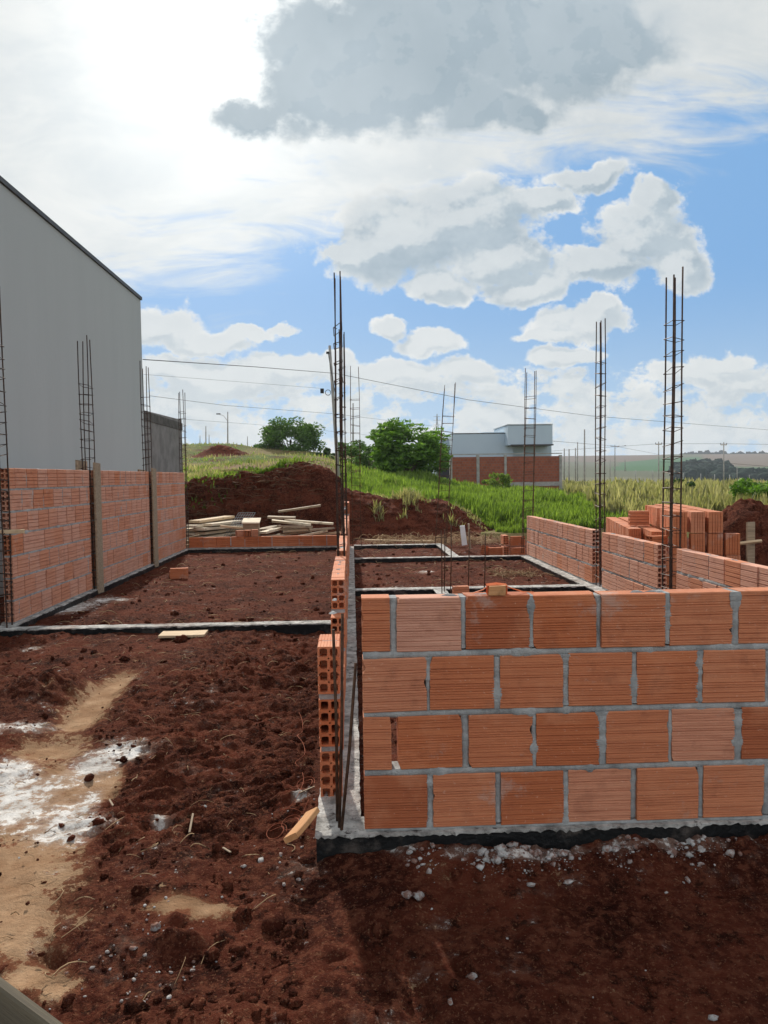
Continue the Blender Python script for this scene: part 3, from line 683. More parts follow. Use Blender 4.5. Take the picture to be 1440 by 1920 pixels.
# short starter bars
def rods(label, pts_list, r=.006, name='starter_rod', mat=None):
    for (a, b), lb in zip(pts_list, label):
        m = MB(); a = np.array(a, float); b = np.array(b, float); mid = (a+b)/2+np.array([.004, 0, 0]); m.tube([a-a, mid-a, b-a], r, 7)
        o = m.build(name, mat or REBAR, None, tone=False, smooth=True); o.location = a; tag(o, lb, 'steel rod')
rods(['straight thin rod in front of the three-block end pillar', 'thick leaning rod with a pale tip before the block pillar', 'short rod leaning to the right beside the block pillar'],
     [((-.075, 2.80, -.02), tuple(at(625, 1180, 2.84))), ((-.067, 2.745, -.02), tuple(at(642, 1150, 2.86))), ((-.060, 2.725, -.02), tuple(at(667, 1243, 2.78)))], .006, mat=REBARB)
rods(['thin brown rod behind the foreground wall, left of the twine', 'thicker brown rod behind the foreground wall, nearest the twine', 'thin rod of the small cluster on the beam stub', 'middle rod of the small cluster on the beam stub', 'thicker rod of the small cluster, next to the block'],
     [((1.25, 8.1, -.1), tuple(at(880, 992, 8.1))), ((1.42, 8.05, -.1), tuple(at(910, 1000, 8.05))), ((.99, 8.3, -.05), tuple(at(827, 995, 8.3))), ((1.03, 8.42, -.05), tuple(at(834, 992, 8.42))), ((1.08, 8.25, -.05), tuple(at(846, 985, 8.25)))], .006, mat=REBARB)

# ------------------------------------------------------------------ boards
def board_bm(L, Wd, T, warp=0., seed=0):
    n = 6; V = []; rnd = random.Random(seed); c = min(.003, T*.2)
    sec = [(-Wd/2+c, 0), (Wd/2-c, 0), (Wd/2, c), (Wd/2, T-c), (Wd/2-c, T), (-Wd/2+c, T), (-Wd/2, T-c), (-Wd/2, c)]
    a, b = rnd.uniform(-.01, .01), rnd.uniform(-.01, .01)
    for i in range(n):
        x = L*(i/(n-1)-.5)
        for k, (y, z) in enumerate(sec):
            xx = x+(a*(y/Wd)*2 if i in (0, n-1) else 0)
            V.append((xx, y+warp*.5*sin(x*2), z+warp*(x/L)**2*4*.2))
    F = [(i*8+k, i*8+(k+1) % 8, (i+1)*8+(k+1) % 8, (i+1)*8+k) for i in range(n-1) for k in range(8)]
    F = [f[::-1] for f in F]+[tuple(range(8)), tuple(n*8-1-k for k in range(8))]
    return V, F
BCOUNT = [0]
def board(label, loc, rot, L, Wd, T, mat=None, name='wooden_board', cat='board', group=None, warp=.01):
    BCOUNT[0] += 1; V, F = board_bm(L, Wd, T, warp, BCOUNT[0]); o = raw_obj(name, V, F, mat or WOOD)
    o.location = loc; o.rotation_euler = rot; return tag(o, label, cat, group)
def board2(label, a, b, Wd, T, roll=0., **k):
    """board laid between two world points"""
    a = Vector(a); b = Vector(b); d = b-a; q = d.to_track_quat('X', 'Z'); e = (q @ Vector((1, 0, 0)), None)
    o = board(label, (a+b)/2, (0, 0, 0), d.length, Wd, T, **k); o.rotation_mode = 'QUATERNION'
    from mathutils import Quaternion
    o.rotation_quaternion = q @ Quaternion((1, 0, 0), roll); return o
# upright formwork on the left wall : X just proud of the wall face
up = thing('formwork_board', 'nearest tall grey upright board clamped to the left wall', 'board', (-3.10, 9.20, 0))
for nm, (x, dy, z1, wd) in (('front_plank', (0, .0, 1.52, .20)), ('back_plank', (-.175, -.02, 1.55, .34))):
    V, F = board_bm(z1+.06, wd, .025, .004, 3); V = np.array(V); V = np.stack([V[:, 2]+x, V[:, 1]+dy, V[:, 0]+z1/2-.03], -1); raw_obj(nm, V, F, WOODG, up)
up2 = thing('formwork_board', 'farther tall grey upright board clamped to the left wall', 'board', (-3.10, 11.80, 0))
for nm, (x, dy, z1, wd) in (('front_plank', (0, .0, 1.49, .22)), ('back_plank', (-.175, -.02, 1.47, .40))):
    V, F = board_bm(z1+.05, wd, .025, .004, 3); V = np.array(V); V = np.stack([V[:, 2]+x, V[:, 1]+dy, V[:, 0]+z1/2-.03], -1); raw_obj(nm, V, F, WOODG, up2)
m = MB()
for z in (.35, .72, 1.15):
    for yy_, xx_ in ((9.33, -3.07), (11.93, -3.07)):
        pass
board2('short offcut sticking out from the cage at the left edge', at(-40, 1002, 6.80), at(46, 1000, 6.86), .045, .035, mat=WOOD, name='timber_offcut', cat='offcut')
board('flat pale board lying on the soil before the left cross beam', (-1.47, 6.45, -.035), (0, .02, .12), .38, .20, .022, WOOD)
board2('short orange board leaning on the corner of the front beam', at(548, 1578, 2.62)+np.array([0, 0, 0]), at(590, 1528, 2.78), .055, .022, roll=-.5, mat=WOODO)
# batter board at the right
t = thing('batter_board', 'dark stake with a pale crosspiece stuck in the dirt at the right edge', 'stake', (4.62, 8.4, -.1))
p1 = at(1409, 979, 8.4)-np.array([4.62, 8.4, -.1]); m = MB(); m.box((p1[0]-.045, 0, -.1), (p1[0]+.045, .03, p1[2]), jit=.002); m.build('stake', WOODG, t)
a = at(1373, 1020, 8.38)-np.array([4.62, 8.4, -.1]); b = at(1426, 1014, 8.38)-np.array([4.62, 8.4, -.1]); m = MB(); m.tube([a+np.array([0, -.02, 0]), b+np.array([0, -.02, 0])], .02, 4); m.build('crosspiece', WOOD, t)
# stake and white pipe behind the second cross beam
board2('thin wooden stake standing beside the white plastic piece', (2.20, 14.0, -.1), at(877, 982, 14.0), .04, .03, mat=WOODG, name='wooden_stake', cat='stake')
m = MB(); a = at(871, 1022, 13.7); b = at(865, 986, 13.75); m.box((-.045, -.02, 0), (.045, .02, .36), jit=.003); m.add([(-.03, -.022, .33), (.03, -.022, .33), (0, -.024, .37)], [(0, 1, 2)])
o = m.build('plastic_pipe', PVC, None); o.location = a; o.rotation_euler = (0, -.12, 0); tag(o, 'white plastic piece standing upright on the soil behind the beams', 'plastic piece')
# lumber pile
gp = 'boards stacked against the left end of the back course'
Lb = ['lowest', 'second', 'third', 'fourth', 'fifth', 'sixth', 'topmost']
for k in range(7):
    p_ = (-2.93+.02*k, 15.35, -.02+.08*k); n2 = 2 if k < 6 else 1
    for j in range(n2):
        board(['%s board of the left lumber stack, %s' % (Lb[k], ['wall side', 'open side'][j]), '%s pale board of the left lumber stack, leaning outward' % Lb[k]][j],
              (p_[0]+j*.24-.06+random.uniform(-.04, .04), p_[1]+random.uniform(-.1, .1), p_[2]), (0, random.uniform(-.02, .02), R90-.32-.06*j+random.uniform(-.05, .05)), 1.5+random.uniform(-.2, .2), .24, .05, random.choice([WOOD, WOODP, WOODP]), group=gp)
sp_ = [(-2.35, 14.75, .17, .5, .25, .1), (-1.9, 15.2, .0, .9, .2, .3), (-1.75, 15.5, .12, .8, .2, 1.2), (-1.35, 15.3, .04, 1., .22, .15), (-1.3, 15.2, .12, .9, .2, -.1), (-1.25, 15.25, .2, .8, .16, .2), (-1.42, 15.0, .28, .55, .18, .05),
       (-1.15, 14.9, .16, .7, .12, .35), (-.95, 15.1, .10, .9, .1, .1), (-.9, 15.4, .2, 1.0, .09, -.15), (-1.1, 15.6, .38, .9, .1, -.12), (-.8, 15.0, .06, .6, .12, .4), (-.62, 14.9, .12, .55, .07, .5), (-.5, 15.1, .05, .6, .09, -.2), (-1.6, 14.75, .12, .5, .16, .9), (-2.05, 14.9, .08, .7, .22, .8)]
ds_ = ['flat pale board nearest the left lumber stack', 'board lying behind the wire mesh panel', 'board slanting up behind the box', 'wide board at the bottom of the scattered heap', 'board second from the bottom of the scattered heap', 'narrow board across the scattered heap', 'short thick board on top of the scattered heap',
       'slanting board at the front of the scattered heap', 'thin board at the foot of the dirt bank', 'thin grey board sliding off the heap', 'long thin slat topmost behind the heap', 'board tilted to the right of the heap', 'narrow tilted board at the right end of the lumber', 'last short slat at the right end of the lumber', 'short board leaning right beside the box', 'wide board under the wire mesh panel']
for (x, y, z, L, wd, rz), d_ in zip(sp_, ds_): board(d_, (x, y, z*1.5+.08), (random.uniform(-.12, .12), random.uniform(-.14, .14), rz), L, wd*1.1, .04, random.choice([WOOD, WOODP, WOODG]), group='scattered formwork boards')
# wooden box
t = thing('wooden_box', 'plywood box with a pale lid among the scattered boards', 'box', (-1.98, 14.72, -.06)); m = MB()
for a, b in (((-.15, -.1, 0), (.15, -.08, .52)), ((-.15, .08, 0), (.15, .1, .52)), ((-.15, -.08, 0), (-.13, .08, .52)), ((.13, -.08, 0), (.15, .08, .52))): m.box(a, b)
m.build('side_panel', WOODG, t); m = MB(); m.box((-.17, -.13, .522), (.17, .26, .55), jit=.004); m.build('lid', WOODP, t); t.rotation_euler = (.15, 0, .04)
# wire mesh panel
m = MB(); a, b = np.array((-2.62, 14.62, .02)), np.array((-2.3, 15.2, .62)); w_ = np.array((.34, -.04, 0))
for k in range(8): q = a+w_*k/7; m.tube([q, q+(b-a)], .006, 4)
for k in range(14): q = a+(b-a)*k/13; m.tube([q, q+w_], .005, 4)
tag(m.build('wire_mesh_panel', simple('grey_steel', (.25, .26, .26), (.38, .38, .37), 10, .5, .6, 0), None, (-2.4, 14.9, .0), tone=False), 'grey welded wire panel leaning between the lumber stack and the box', 'wire panel')

# ------------------------------------------------------------------ loose bricks
def loose_mesh(e0=True, e1=True, ng=15):
    V, F = brick_tpl(.24, .19, .09, ng, e0, e1); return V-np.array([.12, .045, 0]), F
V_, F_ = loose_mesh(); LB = raw_obj('hollow_brick', V_, F_, BRICK, None, {'tone': np.full(len(V_), .5)}); me_loose = [LB.data]
for tn in (.25, .4, .62, .8):
    mm_ = LB.data.copy(); mm_.attributes['tone'].data.foreach_set('value', np.full(len(V_), tn, np.float32)); me_loose.append(mm_)
V_, F_ = brick_tpl(.24, .19, .09, 11, False, False); V_ = V_-np.array([.12, .045, 0])
plain = raw_obj('hollow_brick', V_, F_, BRICK, None, {'tone': np.full(len(V_), .5)}); me_plain = [plain.data]
for tn in (.3, .42, .6, .75):
    mm_ = plain.data.copy(); mm_.attributes['tone'].data.foreach_set('value', np.full(len(V_), tn, np.float32)); me_plain.append(mm_)
bpy.data.objects.remove(plain)
def lb(label, loc, rot, group=None, first=[True], meshes=None, scale=None):
    if first[0]: o = LB; first[0] = False
    else: o = LB.copy(); COL.objects.link(o)
    o.data = random.choice(meshes or me_loose); o.location = loc; o.rotation_euler = rot
    if scale: o.scale = scale
    for k in ('label', 'category', 'group'):
        if k in o: del o[k]
    return tag(o, label, 'brick', group)
lb('single hollow block lying on the soil of the left room', (-2.42, 10.45, -.075+.0), (-R90*0, 0, .18), scale=(1, 1, .8)); lb('brick half resting on the soil behind the lone block', (-2.50, 10.62, -.02), (R90, 0, .3), scale=(.8, 1, 1))
lb('small block standing behind the foreground wall, left of the twine', (1.165, 8.05, -.08), (0, 0, .05), scale=(.72, 1, 1.0))
lb('tilted block at the left on top of the back course', (-2.14, 14.235, .212), (0, 0, .5), scale=(.6, 1, .62))
lb('block showing its square holes on top of the back course', (-2.0, 14.27, .212), (0, 0, R90), scale=(.7, 1.3, .62)); lb('pair of brick pieces before the box on the back course', (-1.86, 14.25, .212), (0, 0, .1), scale=(.5, 1, .68))
# bricks leaning near the far cage
for k, (x, y, rz, d_) in enumerate(((2.42, 12.6, .2, 'block lying on the soil by the second cross beam'), (2.62, 12.75, R90, 'hollow block end-on beside the far end of the right wall'), (2.62, 12.78, R90, 'hollow block stacked on another by the far end of the right wall'), (2.78, 12.5, .1, 'lower block touching the far end of the right wall'), (2.78, 12.5, .1, 'upper block touching the far end of the right wall'), (2.3, 12.75, .7, 'brick half tilted in the soil behind the second beam'))):
    lb(d_, (x, y, -.07+(.195 if k in (2, 4) else 0)), (0, 0 if k < 5 else .3, rz))
# brick pallet at the right: blocks standing on end
rot = radians(-13); O = np.array([3.64, 8.42]); ex = np.array([cos(rot), sin(rot)]); ey = np.array([-sin(rot), cos(rot)])
LAYN = {0: 'bottom', 1: 'second', 2: 'third', 3: 'top'}
def stand(ix, iy, layer, where, dz=0.):
    lx = ix*.192+.095+random.gauss(0, .002)+(0 if ix >= 0 else 0); ly = iy*.096+.045+random.gauss(0, .004)
    p = O+ex*lx+ey*ly; z = -.12+layer*.248+dz
    # length vertical: local x -> z ; height .19 -> along ex ; thickness -> ey
    Mx = Matrix(((0, 0, 1), (0, 1, 0), (-1, 0, 0))).transposed()
    if where == 'front row' and layer >= 2:
        pos_ = ['left end', 'second from the left', 'second from the right' if layer == 2 else 'right end', 'right end'][ix if ix >= 0 else 0]
        where = 'front row, %s' % pos_
    o = lb('upright block of the brick stack, %s layer, %s' % (LAYN[layer], where), (0, 0, 0), (0, 0, 0), 'upright blocks, %s layer, %s' % (LAYN[layer], where), meshes=me_plain)
    Rz = Matrix.Rotation(rot+random.gauss(0, .022), 3, 'Z'); Rt = Rz @ Matrix.Rotation(-R90, 3, 'Y') @ Matrix.Rotation(random.gauss(0, .012), 3, 'Y')
    o.rotation_euler = Rt.to_euler(); off = Rt @ Vector((-.12, 0, .095))
    # after the turn local x points up; put the foot at z and centre the height along ex
    o.location = Vector((p[0], p[1], z))-off if False else Vector((p[0], p[1], z+.12))-(Rt @ Vector((0, 0, .095)))
    return o
for iy in range(25):
    for ix in range(3):
        if (iy > 20 and ix == 0) or (iy, ix) in ((1, 0), (9, 0), (10, 0), (17, 0), (24, 2)): continue
        stand(ix, iy, 3, 'front row' if iy == 0 else ('left side' if ix == 0 or (iy > 20 and ix == 1) else 'middle'))
for iy in range(0, 36):
    for ix in range(-2, 4):
        if ix >= 0 and iy not in (0,) and iy < 26: continue
        if ix == -2 and iy in range(0, 8): continue
        if ix == -1 and iy < 3: continue
        if ix == 3 and iy > 0: continue
        if ix in (1, 2) and iy > 27: continue
        stand(ix, iy, 2, 'front row' if iy == 0 else 'left side')
for layer in (0, 1):
    for iy in range(0, 36, 1):
        for ix in range(-2, 4):
            if not (iy == 0 or ix == -2): continue
            stand(ix, iy, layer, 'front row' if iy == 0 else 'left side')
p = O+ex*-.16+ey*1.25; lb('single block on its side, dark holes outward, on the left shoulder of the stack', (p[0], p[1], .63), (0, 0, -.22), scale=(1, 1.6, 1))
p = O+ex*-.12+ey*.12; lb('broken block wedged below the single dark-holed block on the stack', (p[0], p[1], .40), (0, 0, .3), scale=(.9, 1.3, .95))

# ------------------------------------------------------------------ twine on a block, on the wall top
t = thing('twine_spool', 'wooden block wound with orange twine sitting on the foreground wall', 'twine spool', (.53, 2.735, .872), -.1)
m = MB(); m.box((-.032, -.04, 0), (.032, .04, .03), jit=.002); m.build('wood_block', WOODO, t); m = MB()
for k in range(9):
    y = -.022+.006*k; a = .4*sin(k*2.); m.tube([(-.035, y, -.001), (-.036, y+.003*a, .032), (0, y+.004*a, .036), (.036, y-.003*a, .032), (.035, y, -.001)], .0022, 5)
m.tube([(-.03, .0, .03), (-.05, -.01, .016), (-.085, -.01, .004)], .0022, 5); m.tube([(.03, .0, .03), (.055, .0, .02), (.10, .02, .003), (.14, .03, .0)], .0022, 5); m.build('twine', TWINE, t, tone=False)
# twine lying on the soil beside the beam
m = MB(); rnd = random.Random(4); pts = []
for px, py in ((560,1340),(566,1362),(560,1385),(570,1410),(556,1432),(566,1455),(574,1480),(545,1500),(530,1520),(560,1512),(585,1500)):
    p = atz(px, py, -.06); pts.append((p[0], p[1], gz(p[0], p[1])+.02+rnd.uniform(0, .02)))
pts = np.array(pts); s = np.linspace(0, len(pts)-1, 70); sm = np.stack([np.interp(s, range(len(pts)), pts[:, i])+.012*np.sin(s*3+i) for i in range(3)], -1); m.tube(sm, .0011, 4)
for c_ in ((548, 1535), (520, 1545), (575, 1470)):
    p = atz(*c_, -.06); th = np.linspace(0, 9, 30); z_ = gz(p[0], p[1])+.03
    m.tube(np.stack([p[0]+.035*np.cos(th)*(1+.3*np.sin(th*.7)), p[1]+.05*np.sin(th), z_+.01*np.sin(th*1.3)], -1), .001, 4)
tag(m.build('twine', simple('dusty_twine', (.35, .10, .055), (.55, .18, .10), 20, .8, 0, 0), None, (-.25, 3.1, -.05), tone=False), 'tangled orange twine lying on the soil left of the block pillar', 'twine')

# ------------------------------------------------------------------ rubble, clods, straw
ICO = []
for s_ in range(8):
    bm = bmesh.new(); bmesh.ops.create_icosphere(bm, subdivisions=2 if s_ < 1 else 1, radius=1.)
    for v in bm.verts: v.co *= 1+random.uniform(-.42, .32); v.co.z *= .75
    ICO.append((np.array([v.co[:] for v in bm.verts]), np.array([[v.index for v in f.verts] for f in bm.faces]))); bm.free()
def scatter(name, P_, R_, mat, kind='stuff', label=None, cat=None, sink=.3, flat=1.):
    Vs, Fs = [], []; n = 0
    for i in range(len(P_)):
        V, F = ICO[RNG.integers(0, 3) if R_[i] > .014 else RNG.integers(3, 8)]
        a = RNG.uniform(0, 6.28); c, s = cos(a), sin(a); sc3 = RNG.uniform(.6, 1.35, 3)*R_[i]; sc3[2] *= flat
        Q = V*sc3; Q = np.stack([Q[:, 0]*c-Q[:, 1]*s, Q[:, 0]*s+Q[:, 1]*c, Q[:, 2]], -1)+P_[i]+np.array([0, 0, R_[i]*(.5-sink)])
        Vs.append(Q); Fs.append(F+n); n += len(Q)
    o = raw_obj(name, np.concatenate(Vs), np.concatenate(Fs), mat, None, None, False); return tag(o, label, cat, None, kind)
def spots(n, x0, x1, y0, y1, keep):
    A = RNG.uniform(x0, x1, n); t = RNG.uniform(0, 1, n); B_ = 1/(1/y0*(1-t)+1/y1*t)   # denser near the viewer
    k = keep(A, B_); A, B_ = A[k], B_[k]; return np.stack([A, B_, plot_z(A, B_)], -1)
def smp(A, B_): return np.clip(sum(blob(A, B_, *b) for b in SAND), 0, 1)
def free(A, B_): return ~(((A > -.17) & (A < .03)) | ((B_ > 2.60) & (B_ < 2.85) & (A > -.17)) | ((B_ > 6.65) & (B_ < 6.86)) | (A < -3.08) | ((B_ > 8.6) & (B_ < 8.8)) | ((B_ > 11.98) & (B_ < 12.16)))
P_ = spots(7600, -3.0, 1.9, 1.75, 6.9, lambda A, B_: free(A, B_) & (RNG.uniform(0, 1, len(A)) < np.where(smp(A, B_) > .3, .12, np.where((A > .1) & (B_ < 2.6), .35, 1.)*(.35+sst(fbm(A, B_, 1.6, 3, 55), -.1, .3)))))
R_ = .0035+.026*RNG.power(.6, len(P_))**6.5+RNG.uniform(0, .006, len(P_)); scatter('soil_clods', P_, R_, SOIL)
P_ = spots(2600, -3.0, 2.8, 6.8, 16., lambda A, B_: free(A, B_)); scatter('far_soil_clods', P_, .008+.035*RNG.power(.5, len(P_))**6, SOIL)
# broken mortar along the front beam
n = 900; cc_ = RNG.uniform(0, 1.9, 34); A = cc_[RNG.integers(0, 34, n)]+RNG.normal(0, .038, n); B_ = 2.655-np.abs(RNG.normal(0, .062, n)); P_ = np.stack([A, B_, plot_z(A, B_)], -1)
dens_ = .5+.5*np.sin(A*9)*.5; R_ = .0025+.015*RNG.power(.6, n)**4; scatter('mortar_rubble', P_, R_, CHUNK, sink=.2)
n = 185; A = np.r_[RNG.normal(-.62, .10, 90), RNG.uniform(-2, 1.5, 45), RNG.normal(-.22, .05, 50)]; B_ = np.r_[RNG.normal(2.25, .14, 90), RNG.uniform(1.8, 3.2, 45), RNG.normal(3.0, .25, 50)]
k = free(A, B_); A, B_ = A[k], B_[k]; scatter('scattered_mortar_crumbs', np.stack([A, B_, plot_z(A, B_)], -1), .003+.007*RNG.power(.6, len(A))**2, CHUNK, sink=.25)
def stone(label, px, py, r, mat=CHUNK, name='mortar_chunk', cat='mortar chunk', z=-.1, flat=.7):
    p = atz(px, py, z); V, F = ICO[RNG.integers(0, 3)]; V = V*RNG.uniform(.75, 1.3, 3)*r*np.array([1, 1, flat])
    o = raw_obj(name, V, F, mat, None, None, False); o.location = (p[0], p[1], gz(p[0], p[1])+r*flat*.45); tag(o, label, cat); return o
for l_, px, py, r in (('largest white mortar lump under the left end of the foreground wall', 738, 1592, .030), ('small white lump just left of the largest mortar lump', 690, 1600, .013), ('white lump right of the largest mortar lump', 775, 1604, .014), ('pale round lump below the middle of the foreground wall', 1058, 1612, .020), ('grey lump left of the pale round lump', 985, 1610, .020),
                      ('white stone lying alone on dark soil below the beam', 996, 1665, .018), ('left one of two white stones side by side on dark soil', 762, 1690, .017), ('right one of two white stones side by side on dark soil', 784, 1690, .018), ('white stone near the bottom of the photo', 884, 1836, .014), ('white stone at the bottom right edge', 1338, 1903, .014),
                      ('white chip on the soil left of the beam corner', 490, 1608, .015), ('white chip left of the other chip near the beam corner', 456, 1620, .010), ('rounded grey stone at the lower left', 327, 1717, .018), ('whitish stone below the rounded grey stone', 303, 1757, .015), ('tan stone in the lower left sand', 290, 1733, .018), ('lone white pebble at the bottom centre', 845, 1890, .010), ('pale flat lump at the right on the beam spill', 1290, 1650, .014), ('pale lump on the soil at the far lower left', 250, 1775, .012)):
    stone(l_, px, py, r)
stone('large rounded clod of red soil at the lower left centre', 518, 1728, .05, SOIL, 'soil_clod', 'clod'); stone('angular red clod right of the shaded hump', 393, 1780, .036, SOIL, 'soil_clod', 'clod'); stone('dark clod on the pale board before the cross beam', 338, 1198, .06, SOIL, 'soil_clod', 'clod', -.03)
# straw and rootlets
def strands(name, n, xr, yr, zf, Lr, mat, rad=.0012, keep=None, rise=.5):
    mb_V, mb_F = [], []; c = 0
    for i in range(n):
        x = RNG.uniform(*xr); y = RNG.uniform(*yr)
        if keep is not None and not keep(x, y): continue
        L = RNG.uniform(*Lr); a = RNG.uniform(0, 2*pi); bend = RNG.normal(0, 1.3); z = zf(x, y)+rad*3; rs = RNG.uniform(0, rise)*L
        p = []
        for t_ in np.linspace(0, 1, 5): p.append((x, y, z+rs*sin(t_*pi)*.5)); x += L/4*cos(a+bend*t_); y += L/4*sin(a+bend*t_)
        p = np.array(p); r_ = rad*RNG.uniform(.6, 1.5)
        for q in p: mb_V += [(q[0]-r_, q[1], q[2]-r_*.5), (q[0]+r_, q[1], q[2]-r_*.5), (q[0], q[1]+r_*.2, q[2]+r_)]
        for s in range(4):
            for k in range(3): mb_F.append((c+s*3+k, c+s*3+(k+1) % 3, c+s*3+3+(k+1) % 3, c+s*3+3+k))
        c += 15
    return tag(raw_obj(name, np.array(mb_V), np.array(mb_F), mat), kind='stuff')
fr1 = lambda x, y: bool(free(np.array([x]), np.array([y]))[0])
strands('dry_straw', 330, (-2.6, -.2), (1.9, 6.4), gz, (.03, .13), STRAW, .0014, fr1)
strands('dry_stalks', 320, (-3., 2.7), (6.9, 14), gz, (.06, .25), STRAW, .0028, fr1)
strands('dead_grass', 420, (.3, 3.2), (14.5, 16.2), gz, (.15, .5), STRAW, .004, fr1, .8)
c2_ = np.array([2.25, 10.2]); strands('straw_clump', 120, (1.95, 2.5), (9.9, 10.5), gz, (.06, .2), STRAW, .003, None, .9)
strands('hanging_roots', 520, (-3.9, -.9), (16.6, 17.6), lambda x, y: float(bank1(np.array([x]), np.array([y]))[0])+.05, (.15, .6), simple('roots', (.10, .055, .03), (.20, .12, .07), 5, .9, 0, 0), .005, None, .3)
for l_, a, b in (('orange wood splinter on the soil at the lower left', (355, 1556), (362, 1530)), ('pale wood chip lying on bare soil', (418, 1584), (432, 1592)), ('wood chip near the sand edge', (205, 1500), (212, 1510)), ('pale splinter at the end of the white powder', (590, 1478), (560, 1492))):
    p, q = atz(*a, -.08), atz(*b, -.08); p[2] = gz(p[0], p[1])+.015; q[2] = gz(q[0], q[1])+.018; board2(l_, p, q, .008, .004, mat=WOODG, name='wood_chip', cat='wood chip', warp=0)
board2('long pale plank lying on the soil beyond the second cross beam', (.25, 15.3, 0), (1.6, 14.7, 0), .07, .03, mat=WOOD)
# out of focus mud-stained board at the bottom-left corner
t = board2('mud-stained board edge in the bottom left corner', at(-300, 1790, .9), at(150, 2130, .9), .16, .03, roll=1.2, mat=m_wood('stained_board', (.07, .06, .045), (.13, .11, .075), (.03, .028, .025)))

# ------------------------------------------------------------------ buildings
t = thing('building', 'tall windowless grey rendered building at the left edge', 'building', (-4.2, 15.4, 0))
m = MB(); m.box((-9, -16, -.5), (0, 0, 4.92)); m.build('wall', RENDER, t); m = MB(); m.box((-9, -16, 4.923), (.03, .02, 4.985)); m.build('roof_flashing', CAP, t)
t = thing('boundary_wall', 'low rough unpainted grey wall behind the tall grey building', 'wall', (-4.2, 18.7, 0)); m = MB()
m.add([(-.15, -3.27, -.5), (0, -3.27, -.5), (0, .1, -.5), (-.15, .1, -.5), (-.15, -3.27, 2.72), (0, -3.27, 2.72), (0, .1, 2.78), (-.15, .1, 2.78)], [(0,3,2,1),(4,5,6,7),(0,1,5,4),(1,2,6,5),(2,3,7,6),(3,0,4,7)]); m.build('wall_panel', ROUGHC, t)
m = MB(); m.box((-.17, -3.26, 2.52), (.015, .12, 2.70)); m.build('tie_beam', simple('dark_concrete', (.10, .095, .09), (.17, .16, .15), 6, .95, 0, .01), t)
# far house
HY = 62.; t = thing('house', 'blue-grey flat-roofed modern house beyond the grass', 'house', (8, HY, 0)); o_ = np.array([8, HY, 0.])
def W_(px, py, Y=HY): return at(px, py, Y)-o_
def slab(mb, x0, y0, x1, y1, Y, dep):
    a = W_(x0, y1, Y); b = W_(x1, y0, Y); mb.box((a[0], a[1], a[2]), (b[0], b[1]+dep, b[2]))
m = MB(); slab(m, 848, 813, 962, 925, HY+1, 9); slab(m, 905, 810, 960, 830, HY+1.5, 8); slab(m, 818, 823, 853, 925, HY+3, 7); m.build('wall', RENDW, t)
m = MB(); slab(m, 952, 797, 1036, 835, HY, 6); slab(m, 958, 835, 1034, 925, HY+1.8, 5); m.build('upper_block', RENDW, t)
m = MB(); slab(m, 951, 794.5, 1037, 796.8, HY-.05, 6.2); slab(m, 847, 811, 952, 812.8, HY+.95, 9.1); m.build('roof_edge', simple('light_flashing', (.42, .47, .5), (.5, .55, .58), 1, .6, 0, 0), t)
m = MB(); slab(m, 958, 832.5, 1038, 835.8, HY-.1, 2.2); m.build('canopy', CAP, t)
m = MB(); slab(m, 822, 852, 850, 930, HY-1.5, 1.2); m.build('gate_panel', simple('blue_black_metal', (.03, .037, .05), (.05, .06, .075), 1, .5, 0, 0), t)
BY = 56.; t = thing('brick_wall', 'red brick garden wall with concrete columns before the far house', 'wall', (12, BY, 0)); o_ = np.array([12, BY, 0.])
FB = simple('far_red_brick', (.20, .065, .038), (.33, .115, .065), 1.2, .9, 0, 0, (1, 1, 5))
def m_far_brick():
    m, N, b = new_mat('far_brickwork', .9); pos = N.node('ShaderNodeNewGeometry').outputs['Position']
    cbx = N.node('ShaderNodeCombineXYZ'); sp = N.node('ShaderNodeSeparateXYZ'); N.put(sp.inputs[0], pos); N.put(cbx.inputs[0], sp.outputs[0]); N.put(cbx.inputs[1], sp.outputs[2])
    br = N.node('ShaderNodeTexBrick'); N.put(br.inputs['Vector'], cbx.outputs[0]); br.inputs['Scale'].default_value = 1.; br.inputs['Brick Width'].default_value = .26; br.inputs['Row Height'].default_value = .2; br.inputs['Mortar Size'].default_value = .012
    br.inputs['Color1'].default_value = (.32, .10, .055, 1); br.inputs['Color2'].default_value = (.24, .075, .045, 1); br.inputs['Mortar'].default_value = (.20, .13, .11, 1)
    c = N.mix(N.ss(N.noise(pos, .9, 5, .6), .5, .75, 0., .4), br.outputs[0], (.16, .055, .035)); N.put(b.inputs['Base Color'], c); return m
m = MB(); slab(m, 846, 855, 1051, 930, BY, .15); m.build('brickwork', m_far_brick(), t)
m = MB(); slab(m, 844, 849, 1054, 853, BY-.04, .25)
m.build('coping', CONC, t)
for x0, x1 in ((844, 848), (894, 899), (946, 950), (1049, 1054)): m = MB(); slab(m, x0, 853, x1, 935, BY-.05, .26); m.build('column', CONC, t)
m = MB(); slab(m, 946, 903, 1053, 912, BY-.03, .2); m.build('plinth', CONC, t)

